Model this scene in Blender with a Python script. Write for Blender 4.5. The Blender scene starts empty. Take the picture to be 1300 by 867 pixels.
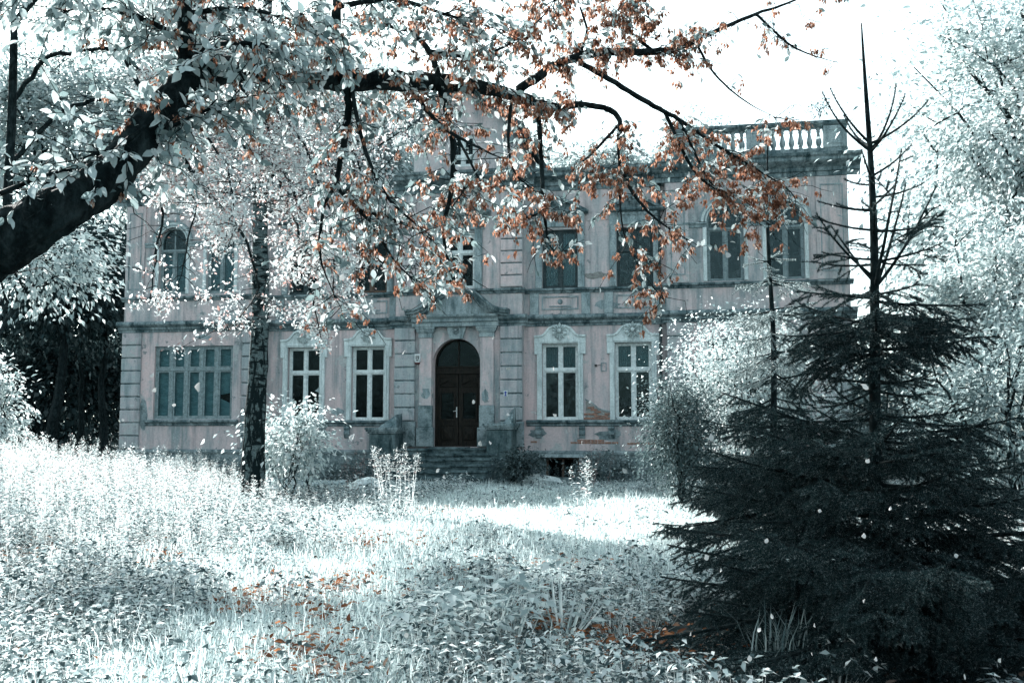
import bpy, math, random
import numpy as np
from mathutils import Vector, Matrix, noise as mnoise
random.seed(7)
RNG = np.random.default_rng(7)
SC = bpy.context.scene
COL = SC.collection
R = math.radians

# ------------------------------------------------------------------ camera, sky, sun, exposure
FPX = 1264.0
EYE = 1.65
PITCH = math.atan((545 - 433.5) / FPX)
cam_data = bpy.data.cameras.new('camera')
cam_data.sensor_width = 36.0
cam_data.lens = 36.0 * FPX / 1300.0
cam_data.clip_start = 0.05
cam_data.clip_end = 5000
cam = bpy.data.objects.new('camera', cam_data)
COL.objects.link(cam)
cam.location = (0, 0, EYE)
cam.rotation_euler = (math.pi / 2 + PITCH, 0, 0)
SC.camera = cam

SUN_AZ = Vector((0.59, -0.81, 0)).normalized()       # way the light travels over the ground
SUN_EL = R(32.5)
world = bpy.data.worlds.new('World')
SC.world = world
world.use_nodes = True
wn = world.node_tree
bg = wn.nodes['Background']
sky = wn.nodes.new('ShaderNodeTexSky')
sky.sky_type = 'NISHITA'
sky.sun_disc = False
sky.sun_elevation = SUN_EL
sky.sun_rotation = math.atan2(-SUN_AZ.x, -SUN_AZ.y)
sky.air_density = 1.0
sky.dust_density = 3.0
hs = wn.nodes.new('ShaderNodeHueSaturation')
hs.inputs['Saturation'].default_value = 0.30
tint = wn.nodes.new('ShaderNodeMix')
tint.data_type = 'RGBA'
tint.blend_type = 'MULTIPLY'
tint.inputs[0].default_value = 1.0
tint.inputs[7].default_value = (0.84, 1.0, 1.0, 1)
wn.links.new(sky.outputs[0], hs.inputs['Color'])
wn.links.new(hs.outputs[0], tint.inputs[6])
wn.links.new(tint.outputs[2], bg.inputs['Color'])
bg.inputs['Strength'].default_value = 0.085

sd = bpy.data.lights.new('sun', 'SUN')
sd.energy = 5.0
sd.angle = R(0.5)
sd.color = (1.0, 0.97, 0.93)
sun = bpy.data.objects.new('sun', sd)
COL.objects.link(sun)
ldir = Vector((SUN_AZ.x * math.cos(SUN_EL), SUN_AZ.y * math.cos(SUN_EL), -math.sin(SUN_EL)))
sun.rotation_euler = ldir.to_track_quat('-Z', 'Y').to_euler()
sun.location = (-30, 60, 60)

SC.view_settings.view_transform = 'Standard'
SC.view_settings.look = 'None'
SC.view_settings.gamma = 1
SC.view_settings.exposure = 2.35
SC.render.engine = 'CYCLES'
SC.cycles.max_bounces = 6
SC.cycles.diffuse_bounces = 3
SC.cycles.glossy_bounces = 2
SC.cycles.transmission_bounces = 4
SC.cycles.transparent_max_bounces = 6
SC.cycles.caustics_reflective = False
SC.cycles.caustics_refractive = False
SC.cycles.use_denoising = True


# ------------------------------------------------------------------ geometry helpers
def ray(px, py):
    a = (px - 650) / FPX
    b = -(py - 433.5) / FPX
    return np.array([a, math.cos(PITCH) - b * math.sin(PITCH), math.sin(PITCH) + b * math.cos(PITCH)])


def at(px, py, depth):
    """the place in the garden seen at that spot of the photograph, DEPTH metres away"""
    r = ray(px, py)
    return np.array([0, 0, EYE]) + r * (depth / r[1])


def pix(P):
    """where world points P (N,3) lie in the photograph"""
    P = np.asarray(P, float).reshape(-1, 3) - np.array([0, 0, EYE])
    d = P[:, 1] * math.cos(PITCH) + P[:, 2] * math.sin(PITCH)
    u = -P[:, 1] * math.sin(PITCH) + P[:, 2] * math.cos(PITCH)
    return np.stack([650 + FPX * P[:, 0] / d, 433.5 - FPX * u / d], 1)


def gz(x, y):
    """height of the ground"""
    x = np.asarray(x, float)
    y = np.asarray(y, float)
    t = np.clip((y - 8) / 26, 0, 1)
    base = -0.32 * t * t * (3 - 2 * t)
    return base + 0.05 * np.sin(x * 0.9 + 1.3) * np.cos(y * 0.7) + 0.04 * np.sin(x * 0.37 + y * 0.53) + 0.25 * np.clip((-x - 5) / 12, 0, 1) * np.clip((40 - y) / 20, 0, 1)


def link(o, parent=None, label=None, cat=None, group=None, kind=None):
    COL.objects.link(o)
    if parent is not None:
        o.parent = parent
    if label:
        o['label'] = label
    if cat:
        o['category'] = cat
    if group:
        o['group'] = group
    if kind:
        o['kind'] = kind
    return o


def empty(name, loc, rz=0.0, **kw):
    o = bpy.data.objects.new(name, None)
    o.empty_display_size = 0.3
    o.location = loc
    o.rotation_euler = (0, 0, rz)
    return link(o, **kw)


def np_mesh(name, V, F, mat, smooth=False):
    """V (N,3); F a list of integer arrays (M,k)"""
    me = bpy.data.meshes.new(name)
    V = np.asarray(V, dtype=np.float32).reshape(-1, 3)
    F = [np.asarray(f, dtype=np.int32) for f in F if len(f)]
    me.vertices.add(len(V))
    me.vertices.foreach_set('co', V.ravel())
    nl = sum(f.size for f in F)
    npoly = sum(len(f) for f in F)
    me.loops.add(nl)
    me.loops.foreach_set('vertex_index', np.concatenate([f.ravel() for f in F]))
    me.polygons.add(npoly)
    starts = []
    s = 0
    for f in F:
        k = f.shape[1]
        starts.append(s + np.arange(len(f), dtype=np.int32) * k)
        s += f.size
    me.polygons.foreach_set('loop_start', np.concatenate(starts).astype(np.int32))
    if smooth:
        me.polygons.foreach_set('use_smooth', np.ones(npoly, dtype=bool))
    me.update(calc_edges=True)
    if mat is not None:
        me.materials.append(mat)
    return me


def np_obj(name, V, F, mat, parent=None, smooth=False, **kw):
    return link(bpy.data.objects.new(name, np_mesh(name, V, F, mat, smooth)), parent, **kw)


class MB:
    """collects shapes; build() links them as one mesh object"""
    def __init__(self):
        self.v = []
        self.f = []

    def add(self, vs, fs):
        n = len(self.v)
        self.v.extend([tuple(map(float, p)) for p in vs])
        self.f.extend([tuple(n + i for i in f) for f in fs])

    def box(self, x0, x1, y0, y1, z0, z1, taper=0.0):
        t = taper
        self.add([(x0, y0, z0), (x1, y0, z0), (x1, y1, z0), (x0, y1, z0),
                  (x0 + t, y0 + t, z1), (x1 - t, y0 + t, z1), (x1 - t, y1, z1), (x0 + t, y1, z1)],
                 [(0, 3, 2, 1), (4, 5, 6, 7), (0, 1, 5, 4), (1, 2, 6, 5), (2, 3, 7, 6), (3, 0, 4, 7)])

    def bev(self, x0, x1, y0, y1, z0, z1, b=0.02):
        """a box whose front face (towards y0) is bevelled"""
        self.add([(x0, y1, z0), (x1, y1, z0), (x1, y1, z1), (x0, y1, z1),
                  (x0, y0 + b, z0), (x1, y0 + b, z0), (x1, y0 + b, z1), (x0, y0 + b, z1),
                  (x0 + b, y0, z0 + b), (x1 - b, y0, z0 + b), (x1 - b, y0, z1 - b), (x0 + b, y0, z1 - b)],
                 [(0, 1, 5, 4), (1, 2, 6, 5), (2, 3, 7, 6), (3, 0, 4, 7), (4, 5, 9, 8), (5, 6, 10, 9), (6, 7, 11, 10), (7, 4, 8, 11), (8, 9, 10, 11), (3, 2, 1, 0)])

    def prism(self, pts, y0, y1):
        """outline pts (x,z), counter-clockwise seen from the front, extruded from y0 (front) to y1"""
        n = len(pts)
        self.add([(x, y0, z) for x, z in pts] + [(x, y1, z) for x, z in pts],
                 [tuple(range(n)), tuple(range(2 * n - 1, n - 1, -1))] + [(i, i + n, (i + 1) % n + n, (i + 1) % n) for i in range(n)])

    def prof(self, pts, x0, x1):
        """profile pts (y,z) run along x"""
        n = len(pts)
        self.add([(x0, y, z) for y, z in pts] + [(x1, y, z) for y, z in pts],
                 [tuple(range(n - 1, -1, -1)), tuple(range(n, 2 * n))] + [(i, (i + 1) % n, (i + 1) % n + n, i + n) for i in range(n)])

    def band(self, path, t0, t1, y0, y1):
        """a moulding along path (x,z): from t0 to t1 off its left side, between y0 and y1"""
        P = np.array(path, float)
        T = np.gradient(P, axis=0)
        T /= np.linalg.norm(T, axis=1)[:, None] + 1e-9
        N = np.stack([-T[:, 1], T[:, 0]], 1)
        a = P + N * t0
        b = P + N * t1
        n = len(P)
        vs = [(a[i][0], y0, a[i][1]) for i in range(n)] + [(b[i][0], y0, b[i][1]) for i in range(n)]
        vs += [(a[i][0], y1, a[i][1]) for i in range(n)] + [(b[i][0], y1, b[i][1]) for i in range(n)]
        fs = []
        for i in range(n - 1):
            fs += [(i, i + 1, n + i + 1, n + i), (n + i, n + i + 1, 3 * n + i + 1, 3 * n + i), (2 * n + i + 1, 2 * n + i, 3 * n + i, 3 * n + i + 1), (i + 1, i, 2 * n + i, 2 * n + i + 1)]
        fs += [(0, n, 3 * n, 2 * n), (n - 1, 3 * n - 1, 4 * n - 1, 2 * n - 1)]
        self.add(vs, fs)

    def tube(self, pts, rad, n=6, cap=True):
        P = np.array(pts, float)
        r = np.array(rad, float) if np.ndim(rad) else np.full(len(P), float(rad))
        T = np.gradient(P, axis=0)
        T /= np.linalg.norm(T, axis=1)[:, None] + 1e-9
        up = np.array([0.31, 0.2, 0.93]) if abs(T[0][2]) < 0.8 else np.array([0.9, 0.3, 0.1])
        vs = []
        ang = np.arange(n) * 2 * math.pi / n
        for i in range(len(P)):
            a = np.cross(T[i], up)
            a /= np.linalg.norm(a) + 1e-9
            b = np.cross(T[i], a)
            up = np.cross(a, T[i]) if i else up
            for t in ang:
                vs.append(P[i] + r[i] * (math.cos(t) * a + math.sin(t) * b))
        fs = []
        for i in range(len(P) - 1):
            for k in range(n):
                fs.append((i * n + k, i * n + (k + 1) % n, (i + 1) * n + (k + 1) % n, (i + 1) * n + k))
        if cap:
            fs.append(tuple(range(n - 1, -1, -1)))
            fs.append(tuple(range((len(P) - 1) * n, len(P) * n)))
        self.add(vs, fs)

    def lathe(self, prof, cx, cy, n=10):
        """prof: (radius, z)"""
        vs = []
        for r, z in prof:
            for k in range(n):
                t = 2 * math.pi * k / n
                vs.append((cx + r * math.cos(t), cy + r * math.sin(t), z))
        fs = []
        for i in range(len(prof) - 1):
            for k in range(n):
                fs.append((i * n + k, i * n + (k + 1) % n, (i + 1) * n + (k + 1) % n, (i + 1) * n + k))
        fs.append(tuple(range(n - 1, -1, -1)))
        fs.append(tuple(range((len(prof) - 1) * n, len(prof) * n)))
        self.add(vs, fs)

    def build(self, name, mat, parent=None, smooth=False, **kw):
        me = bpy.data.meshes.new(name)
        me.from_pydata(self.v, [], self.f)
        me.materials.append(mat)
        if smooth:
            me.polygons.foreach_set('use_smooth', np.ones(len(me.polygons), dtype=bool))
        me.update()
        return link(bpy.data.objects.new(name, me), parent, **kw)


def unit(v):
    v = np.asarray(v, float)
    return v / (np.linalg.norm(v, axis=-1, keepdims=True) + 1e-9)


def frames(axis, normal):
    """rotation matrices whose y column is AXIS and z column as near NORMAL as can be"""
    y = unit(axis)
    x = unit(np.cross(y, normal))
    z = np.cross(x, y)
    return np.stack([x, y, z], -1)


def scatter(tv, tf, P, Rm, S):
    """copies of a template: verts tv (V,3), faces tf list of (F,k)"""
    tv = np.asarray(tv, float)
    N = len(P)
    S = np.asarray(S, float)
    S = S[:, None] * np.ones((1, 3)) if S.ndim == 1 else S
    V = np.einsum('nij,nvj->nvi', Rm, tv[None] * S[:, None, :]) + P[:, None, :]
    off = (np.arange(N) * len(tv))[:, None, None]
    F = [(np.asarray(f)[None] + off).reshape(-1, np.asarray(f).shape[1]) for f in tf]
    return V.reshape(-1, 3), F


def merge(parts):
    V = []
    F = {}
    n = 0
    for v, fs in parts:
        V.append(v)
        for f in fs:
            f = np.asarray(f)
            if f.size:
                F.setdefault(f.shape[1], []).append(f + n)
        n += len(v)
    return np.concatenate(V), [np.concatenate(x) for x in F.values()]


# leaf templates, one unit long along y
KITE_V = [(0, 0, 0), (-0.26, 0.42, 0.07), (0, 1, -0.05), (0.26, 0.42, 0.07)]
KITE_F = [[(0, 2, 1), (0, 3, 2)]]
OVAL_V = [(0, 0, 0), (-0.2, 0.22, 0.06), (-0.27, 0.5, 0.06), (-0.15, 0.8, 0.0), (0, 1.0, -0.10), (0.15, 0.8, 0.0), (0.27, 0.5, 0.06), (0.2, 0.22, 0.06), (0, 0.45, -0.01)]
OVAL_F = [[(0, 8, 1), (1, 8, 2), (2, 8, 3), (3, 8, 4), (4, 8, 5), (5, 8, 6), (6, 8, 7), (7, 8, 0)]]


def rand_dirs(n, rng=RNG):
    return unit(rng.normal(size=(n, 3)))


def leaf_cloud(P, size, rng=RNG, axis=None, droop=0.4, var=0.35, tmpl=(KITE_V, KITE_F)):
    n = len(P)
    ax = rand_dirs(n, rng) if axis is None else unit(axis + 0.6 * rng.normal(size=(n, 3)))
    ax[:, 2] -= droop
    nr = rand_dirs(n, rng)
    nr[:, 2] = np.abs(nr[:, 2]) + 0.5
    S = size * (1 + var * rng.normal(size=n)).clip(0.45, 1.9)
    return scatter(tmpl[0], tmpl[1], P, frames(ax, nr), S)


def eulers(Rm):
    ry = np.arcsin(np.clip(-Rm[:, 2, 0], -1, 1))
    return np.stack([np.arctan2(Rm[:, 2, 1], Rm[:, 2, 2]), ry, np.arctan2(Rm[:, 1, 0], Rm[:, 0, 0])], 1)


def strew_nodes(name, P, E, S, idx, meshes, parent=None):
    """one object whose points each carry a copy of one of MESHES (geometry nodes)"""
    me = bpy.data.meshes.new(name)
    n = len(P)
    me.vertices.add(n)
    me.vertices.foreach_set('co', np.asarray(P, np.float32).ravel())
    for key, val in (('turn', E), ('size', S)):
        at_ = me.attributes.new(key, 'FLOAT_VECTOR', 'POINT')
        at_.data.foreach_set('vector', np.asarray(val, np.float32).ravel())
    at_ = me.attributes.new('pick', 'INT', 'POINT')
    at_.data.foreach_set('value', np.asarray(idx, np.int32))
    me.materials.append(meshes[0].materials[0])
    o = link(bpy.data.objects.new(name, me), parent, kind='stuff')
    ng = bpy.data.node_groups.new(name, 'GeometryNodeTree')
    ng.interface.new_socket('Geometry', in_out='INPUT', socket_type='NodeSocketGeometry')
    ng.interface.new_socket('Geometry', in_out='OUTPUT', socket_type='NodeSocketGeometry')
    gi, go = ng.nodes.new('NodeGroupInput'), ng.nodes.new('NodeGroupOutput')
    gti = ng.nodes.new('GeometryNodeGeometryToInstance')
    for m_ in meshes:
        t = bpy.data.objects.new(m_.name, m_)
        oi = ng.nodes.new('GeometryNodeObjectInfo')
        oi.inputs['Object'].default_value = t
        oi.inputs['As Instance'].default_value = True
        ng.links.new(oi.outputs['Geometry'], gti.inputs[0])
    def attr(nm, ty):
        a = ng.nodes.new('GeometryNodeInputNamedAttribute')
        a.data_type = ty
        a.inputs['Name'].default_value = nm
        return a.outputs['Attribute']
    iop = ng.nodes.new('GeometryNodeInstanceOnPoints')
    iop.inputs['Pick Instance'].default_value = True
    e2r = ng.nodes.new('FunctionNodeEulerToRotation')
    ng.links.new(gi.outputs[0], iop.inputs['Points'])
    ng.links.new(gti.outputs[0], iop.inputs['Instance'])
    ng.links.new(attr('pick', 'INT'), iop.inputs['Instance Index'])
    ng.links.new(attr('turn', 'FLOAT_VECTOR'), e2r.inputs[0])
    ng.links.new(e2r.outputs[0], iop.inputs['Rotation'])
    ng.links.new(attr('size', 'FLOAT_VECTOR'), iop.inputs['Scale'])
    ng.links.new(iop.outputs[0], go.inputs[0])
    md = o.modifiers.new('strew', 'NODES')
    md.node_group = ng
    return o


# ------------------------------------------------------------------ materials
def new_mat(name):
    m = bpy.data.materials.new(name)
    m.use_nodes = True
    nt = m.node_tree
    nt.nodes.clear()
    out = nt.nodes.new('ShaderNodeOutputMaterial')
    return m, nt, out


def ramp(nt, stops):
    r = nt.nodes.new('ShaderNodeValToRGB')
    cr = r.color_ramp
    cr.elements[0].position = stops[0][0]
    cr.elements[0].color = (*stops[0][1], 1)
    cr.elements[1].position = stops[-1][0]
    cr.elements[1].color = (*stops[-1][1], 1)
    for p, c in stops[1:-1]:
        e = cr.elements.new(p)
        e.color = (*c, 1)
    return r


def leaf_mat(name, stops, trans=0.35, gloss=0.0, k=0.6):
    m, nt, out = new_mat(name)
    geo = nt.nodes.new('ShaderNodeNewGeometry')
    rp = ramp(nt, [(p, tuple(v * k for v in c)) for p, c in stops])
    nt.links.new(geo.outputs['Random Per Island'], rp.inputs[0])
    d = nt.nodes.new('ShaderNodeBsdfDiffuse')
    t = nt.nodes.new('ShaderNodeBsdfTranslucent')
    mx = nt.nodes.new('ShaderNodeMixShader')
    mx.inputs[0].default_value = trans
    nt.links.new(rp.outputs[0], d.inputs[0])
    nt.links.new(rp.outputs[0], t.inputs[0])
    nt.links.new(d.outputs[0], mx.inputs[1])
    nt.links.new(t.outputs[0], mx.inputs[2])
    last = mx
    if gloss:
        g = nt.nodes.new('ShaderNodeBsdfGlossy')
        g.inputs['Roughness'].default_value = 0.45
        g.inputs['Color'].default_value = (0.9, 1, 1, 1)
        m2 = nt.nodes.new('ShaderNodeMixShader')
        m2.inputs[0].default_value = gloss
        nt.links.new(last.outputs[0], m2.inputs[1])
        nt.links.new(g.outputs[0], m2.inputs[2])
        last = m2
    nt.links.new(last.outputs[0], out.inputs[0])
    return m


def rough_mat(name, c1, c2, scale=3.0, c3=None, stain=0.0, bump=0.3, rough=0.9, streak=False, fine=25.0, lo=0.4, hi=0.6, spec=0.06, stretch=None, grain=0.6, wear=False):
    """two mottled colours, a stain of a third, fine relief"""
    m, nt, out = new_mat(name)
    tc = nt.nodes.new('ShaderNodeTexCoord')
    src = tc.outputs['Object']
    if stretch:
        mp = nt.nodes.new('ShaderNodeMapping')
        mp.inputs['Scale'].default_value = stretch
        nt.links.new(src, mp.inputs[0])
        src = mp.outputs[0]
    n1 = nt.nodes.new('ShaderNodeTexNoise')
    n1.inputs['Scale'].default_value = scale
    n1.inputs['Detail'].default_value = 6
    n1.inputs['Roughness'].default_value = 0.65
    nt.links.new(src, n1.inputs['Vector'])
    r1 = ramp(nt, [(lo, c1), (hi, c2)])
    nt.links.new(n1.outputs[0], r1.inputs[0])
    col = r1.outputs[0]
    n2 = nt.nodes.new('ShaderNodeTexNoise')
    n2.inputs['Scale'].default_value = fine
    n2.inputs['Detail'].default_value = 8
    n2.inputs['Roughness'].default_value = 0.7
    nt.links.new(src, n2.inputs['Vector'])
    if c3 is not None:
        n3 = nt.nodes.new('ShaderNodeTexNoise')
        n3.inputs['Detail'].default_value = 9
        n3.inputs['Roughness'].default_value = 0.72
        n3.inputs['Scale'].default_value = scale * 1.7
        v3 = src
        if streak:
            mp3 = nt.nodes.new('ShaderNodeMapping')
            mp3.inputs['Scale'].default_value = (1.6, 1.6, 0.28)
            mp3.inputs['Location'].default_value = (3.1, 0.4, 7.7)
            nt.links.new(src, mp3.inputs[0])
            v3 = mp3.outputs[0]
        nt.links.new(v3, n3.inputs['Vector'])
        r3 = ramp(nt, [(0.47, (0, 0, 0)), (0.53, (0.35, 0.35, 0.35)), (0.64, (1, 1, 1))])
        nt.links.new(n3.outputs[0], r3.inputs[0])
        mul = nt.nodes.new('ShaderNodeMath')
        mul.operation = 'MULTIPLY'
        mul.inputs[1].default_value = stain
        nt.links.new(r3.outputs[0], mul.inputs[0])
        mx = nt.nodes.new('ShaderNodeMix')
        mx.data_type = 'RGBA'
        nt.links.new(mul.outputs[0], mx.inputs[0])
        nt.links.new(col, mx.inputs[6])
        mx.inputs[7].default_value = (*c3, 1)
        col = mx.outputs[2]
    if wear:
        # rain streaks
        def layer(sc_, st, lo_, hi_, colr, amt, loc):
            nonlocal col
            mp4 = nt.nodes.new('ShaderNodeMapping')
            mp4.inputs['Scale'].default_value = st
            mp4.inputs['Location'].default_value = loc
            nt.links.new(tc.outputs['Object'], mp4.inputs[0])
            n4 = nt.nodes.new('ShaderNodeTexNoise')
            n4.inputs['Scale'].default_value = sc_
            n4.inputs['Detail'].default_value = 10
            n4.inputs['Roughness'].default_value = 0.68
            nt.links.new(mp4.outputs[0], n4.inputs['Vector'])
            r4 = ramp(nt, [(lo_, (0, 0, 0)), (hi_, (amt, amt, amt))])
            nt.links.new(n4.outputs[0], r4.inputs[0])
            m4 = nt.nodes.new('ShaderNodeMix')
            m4.data_type = 'RGBA'
            nt.links.new(r4.outputs[0], m4.inputs[0])
            nt.links.new(col, m4.inputs[6])
            m4.inputs[7].default_value = (*colr, 1)
            col = m4.outputs[2]
        layer(1.0, (3.2, 3.2, .16), .50, .68, (.15, .19, .20), .75, (1.3, 2.2, 5.1))
        layer(.9, (1, 1, 1), .585, .60, (.36, .40, .405), .8, (9.2, 4.4, 1.7))
        layer(1.9, (1, 1, 1), .62, .635, (.16, .20, .21), .8, (2.2, 8.4, 3.7))
        layer(2.3, (1, 1, 1), .64, .652, (.50, .53, .53), .8, (5.2, 1.4, 6.7))
    # fine grain in the colour
    mg = nt.nodes.new('ShaderNodeMix')
    mg.data_type = 'RGBA'
    mg.blend_type = 'MULTIPLY'
    mg.inputs[0].default_value = grain
    rg = ramp(nt, [(0.34, (0.38, 0.40, 0.40)), (0.5, (0.9, 0.9, 0.9)), (0.62, (1.15, 1.15, 1.15))])
    nt.links.new(n2.outputs[0], rg.inputs[0])
    nt.links.new(col, mg.inputs[6])
    nt.links.new(rg.outputs[0], mg.inputs[7])
    b = nt.nodes.new('ShaderNodeBsdfPrincipled')
    b.inputs['Roughness'].default_value = rough
    b.inputs['Specular IOR Level'].default_value = spec
    nt.links.new(mg.outputs[2], b.inputs['Base Color'])
    if bump:
        bp = nt.nodes.new('ShaderNodeBump')
        bp.inputs['Strength'].default_value = bump
        bp.inputs['Distance'].default_value = 0.03
        nt.links.new(n2.outputs[0], bp.inputs['Height'])
        nt.links.new(bp.outputs[0], b.inputs['Normal'])
    nt.links.new(b.outputs[0], out.inputs[0])
    return m


def glass_mat(name, tintc=(0.68, 0.8, 0.82), refl=0.007, dirt=0.035):
    m, nt, out = new_mat(name)
    tr = nt.nodes.new('ShaderNodeBsdfTransparent')
    tr.inputs[0].default_value = (*tintc, 1)
    gl = nt.nodes.new('ShaderNodeBsdfGlossy')
    gl.inputs['Roughness'].default_value = 0.04
    gl.inputs['Color'].default_value = (0.7, 0.95, 1, 1)
    mx = nt.nodes.new('ShaderNodeMixShader')
    mx.inputs[0].default_value = refl
    nt.links.new(tr.outputs[0], mx.inputs[1])
    nt.links.new(gl.outputs[0], mx.inputs[2])
    tc = nt.nodes.new('ShaderNodeTexCoord')
    n = nt.nodes.new('ShaderNodeTexNoise')
    n.inputs['Scale'].default_value = 6
    n.inputs['Detail'].default_value = 8
    nt.links.new(tc.outputs['Object'], n.inputs['Vector'])
    rp = ramp(nt, [(0.45, (0, 0, 0)), (0.75, (dirt, dirt, dirt))])
    nt.links.new(n.outputs[0], rp.inputs[0])
    df = nt.nodes.new('ShaderNodeBsdfDiffuse')
    df.inputs[0].default_value = (0.3, 0.36, 0.38, 1)
    m2 = nt.nodes.new('ShaderNodeMixShader')
    nt.links.new(rp.outputs[0], m2.inputs[0])
    nt.links.new(mx.outputs[0], m2.inputs[1])
    nt.links.new(df.outputs[0], m2.inputs[2])
    nt.links.new(m2.outputs[0], out.inputs[0])
    return m


M = {}
M['pink'] = rough_mat('pink_plaster', (0.60, 0.475, 0.475), (0.47, 0.43, 0.44), 0.6, (0.22, 0.285, 0.30), 0.9, 0.3, streak=True, fine=13, lo=0.36, hi=0.66, grain=0.28, wear=True)
M['pinkup'] = rough_mat('pale_pink_plaster', (0.60, 0.50, 0.50), (0.46, 0.45, 0.46), 1.0, (0.22, 0.285, 0.30), 0.85, 0.35, streak=True, fine=13, lo=0.4, hi=0.6, grain=0.28, wear=True)
M['stone'] = rough_mat('grey_stucco', (0.35, 0.415, 0.43), (0.24, 0.31, 0.33), 1.7, (0.075, 0.12, 0.13), 0.85, 0.45, streak=True, fine=18)
M['dirty'] = rough_mat('weathered_cornice', (0.27, 0.335, 0.35), (0.10, 0.15, 0.165), 1.8, (0.022, 0.048, 0.055), 0.95, 0.6, streak=True, fine=16)
M['plinth'] = rough_mat('grey_plinth_render', (0.29, 0.35, 0.365), (0.17, 0.225, 0.24), 1.5, (0.05, 0.085, 0.09), 0.9, 0.6, fine=14)
M['quoin'] = rough_mat('banded_stucco', (0.46, 0.415, 0.43), (0.34, 0.385, 0.40), 0.9, (0.17, 0.23, 0.245), 0.8, 0.35, streak=True, fine=16, grain=0.28, wear=True)
M['surround'] = rough_mat('white_window_stucco', (0.66, 0.735, 0.74), (0.54, 0.62, 0.63), 2.2, (0.24, 0.31, 0.32), 0.6, 0.35, streak=True, fine=18, grain=0.4)
M['white'] = rough_mat('chipped_white_paint', (0.74, 0.80, 0.80), (0.62, 0.69, 0.70), 6, (0.24, 0.30, 0.31), 0.5, 0.15, fine=40, rough=0.6, grain=0.35)
M['greypaint'] = rough_mat('grey_window_paint', (0.27, 0.34, 0.355), (0.19, 0.25, 0.265), 6, (0.08, 0.12, 0.13), 0.6, 0.2, fine=40, rough=0.7)
M['darkpaint'] = rough_mat('dark_window_paint', (0.05, 0.07, 0.075), (0.03, 0.05, 0.055), 6, (0.12, 0.15, 0.155), 0.4, 0.2, fine=40, rough=0.6)
M['brownpaint'] = rough_mat('brown_window_paint', (0.13, 0.085, 0.06), (0.08, 0.055, 0.045), 6, (0.2, 0.2, 0.19), 0.4, 0.2, fine=40, rough=0.6)
M['door'] = rough_mat('dark_door_wood', (0.022, 0.0185, 0.0155), (0.006, 0.0085, 0.0085), 4, (0.05, 0.047, 0.04), 0.4, 0.3, fine=30, rough=0.55, stretch=(6, 6, 0.8))
M['brass'] = rough_mat('pale_metal', (0.55, 0.58, 0.57), (0.4, 0.43, 0.43), 8, None, 0, 0.1, rough=0.35, spec=0.6)
M['slate'] = rough_mat('slate', (0.09, 0.12, 0.135), (0.05, 0.075, 0.085), 3, (0.16, 0.2, 0.21), 0.5, 0.5, fine=12)
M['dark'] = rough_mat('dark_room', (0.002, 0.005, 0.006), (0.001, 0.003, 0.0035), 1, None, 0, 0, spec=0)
M['sheet'] = rough_mat('grey_paper_sheet', (0.27, 0.35, 0.36), (0.19, 0.26, 0.275), 1.5, (0.24, 0.3, 0.31), 0.5, 0.2, fine=8, stretch=(1, 1, 4))
M['lace'] = rough_mat('lace_curtain', (0.27, 0.33, 0.335), (0.10, 0.14, 0.145), 22, None, 0, 0.2, fine=70)
M['glass'] = glass_mat('old_glass')
M['oldglass'] = glass_mat('mirroring_old_glass', (0.6, 0.72, 0.74), 0.018, 0.10)
M['brick'] = rough_mat('red_brick', (0.34, 0.17, 0.12), (0.22, 0.13, 0.10), 9, (0.3, 0.3, 0.29), 0.5, 0.5, fine=40)
M['mortar'] = rough_mat('old_mortar', (0.30, 0.31, 0.30), (0.2, 0.2, 0.195), 6, None, 0, 0.6, fine=30)
M['step'] = rough_mat('worn_step_stone', (0.12, 0.17, 0.18), (0.05, 0.08, 0.088), 2.0, (0.014, 0.03, 0.034), 0.9, 0.8, fine=11)
M['pedestal'] = rough_mat('blackened_stone', (0.13, 0.18, 0.19), (0.05, 0.085, 0.092), 1.8, (0.016, 0.035, 0.04), 0.95, 0.8, streak=True, fine=12)
M['rock'] = rough_mat('pale_stone', (0.62, 0.68, 0.68), (0.48, 0.55, 0.56), 2.4, (0.3, 0.36, 0.37), 0.6, 0.5, fine=14)
M['plastic'] = rough_mat('white_plastic', (0.62, 0.66, 0.67), (0.56, 0.6, 0.61), 3, None, 0, 0, rough=0.4, spec=0.5)
M['blackplastic'] = rough_mat('black_plastic', (0.02, 0.025, 0.027), (0.015, 0.02, 0.02), 3, None, 0, 0, rough=0.4, spec=0.5)
M['redplastic'] = rough_mat('dark_red_plastic', (0.16, 0.02, 0.02), (0.12, 0.015, 0.015), 3, None, 0, 0, rough=0.3, spec=0.5)
M['blue'] = rough_mat('blue_enamel', (0.03, 0.06, 0.35), (0.02, 0.05, 0.3), 3, None, 0, 0, rough=0.3, spec=0.5)
M['soil'] = rough_mat('garden_soil', (0.045, 0.06, 0.062), (0.02, 0.031, 0.033), 1.2, (0.10, 0.125, 0.125), 0.7, 0.8, fine=9)
M['bark'] = rough_mat('dark_bark', (0.003, 0.0065, 0.0075), (0.009, 0.0165, 0.018), 7, (0.035, 0.05, 0.053), 0.7, 1.0, fine=14, stretch=(1, 1, 0.5))
M['barkgrey'] = rough_mat('grey_bark', (0.02, 0.033, 0.036), (0.01, 0.019, 0.021), 5, None, 0, 0.8, fine=16, stretch=(1, 1, 0.4))
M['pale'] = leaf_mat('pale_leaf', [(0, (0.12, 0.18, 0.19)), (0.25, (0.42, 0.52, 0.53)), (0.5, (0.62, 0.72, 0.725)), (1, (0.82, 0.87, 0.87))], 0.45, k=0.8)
M['paledark'] = leaf_mat('grey_teal_leaf', [(0, (0.12, 0.19, 0.20)), (0.5, (0.26, 0.35, 0.365)), (1, (0.5, 0.6, 0.61))], 0.35)
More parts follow.
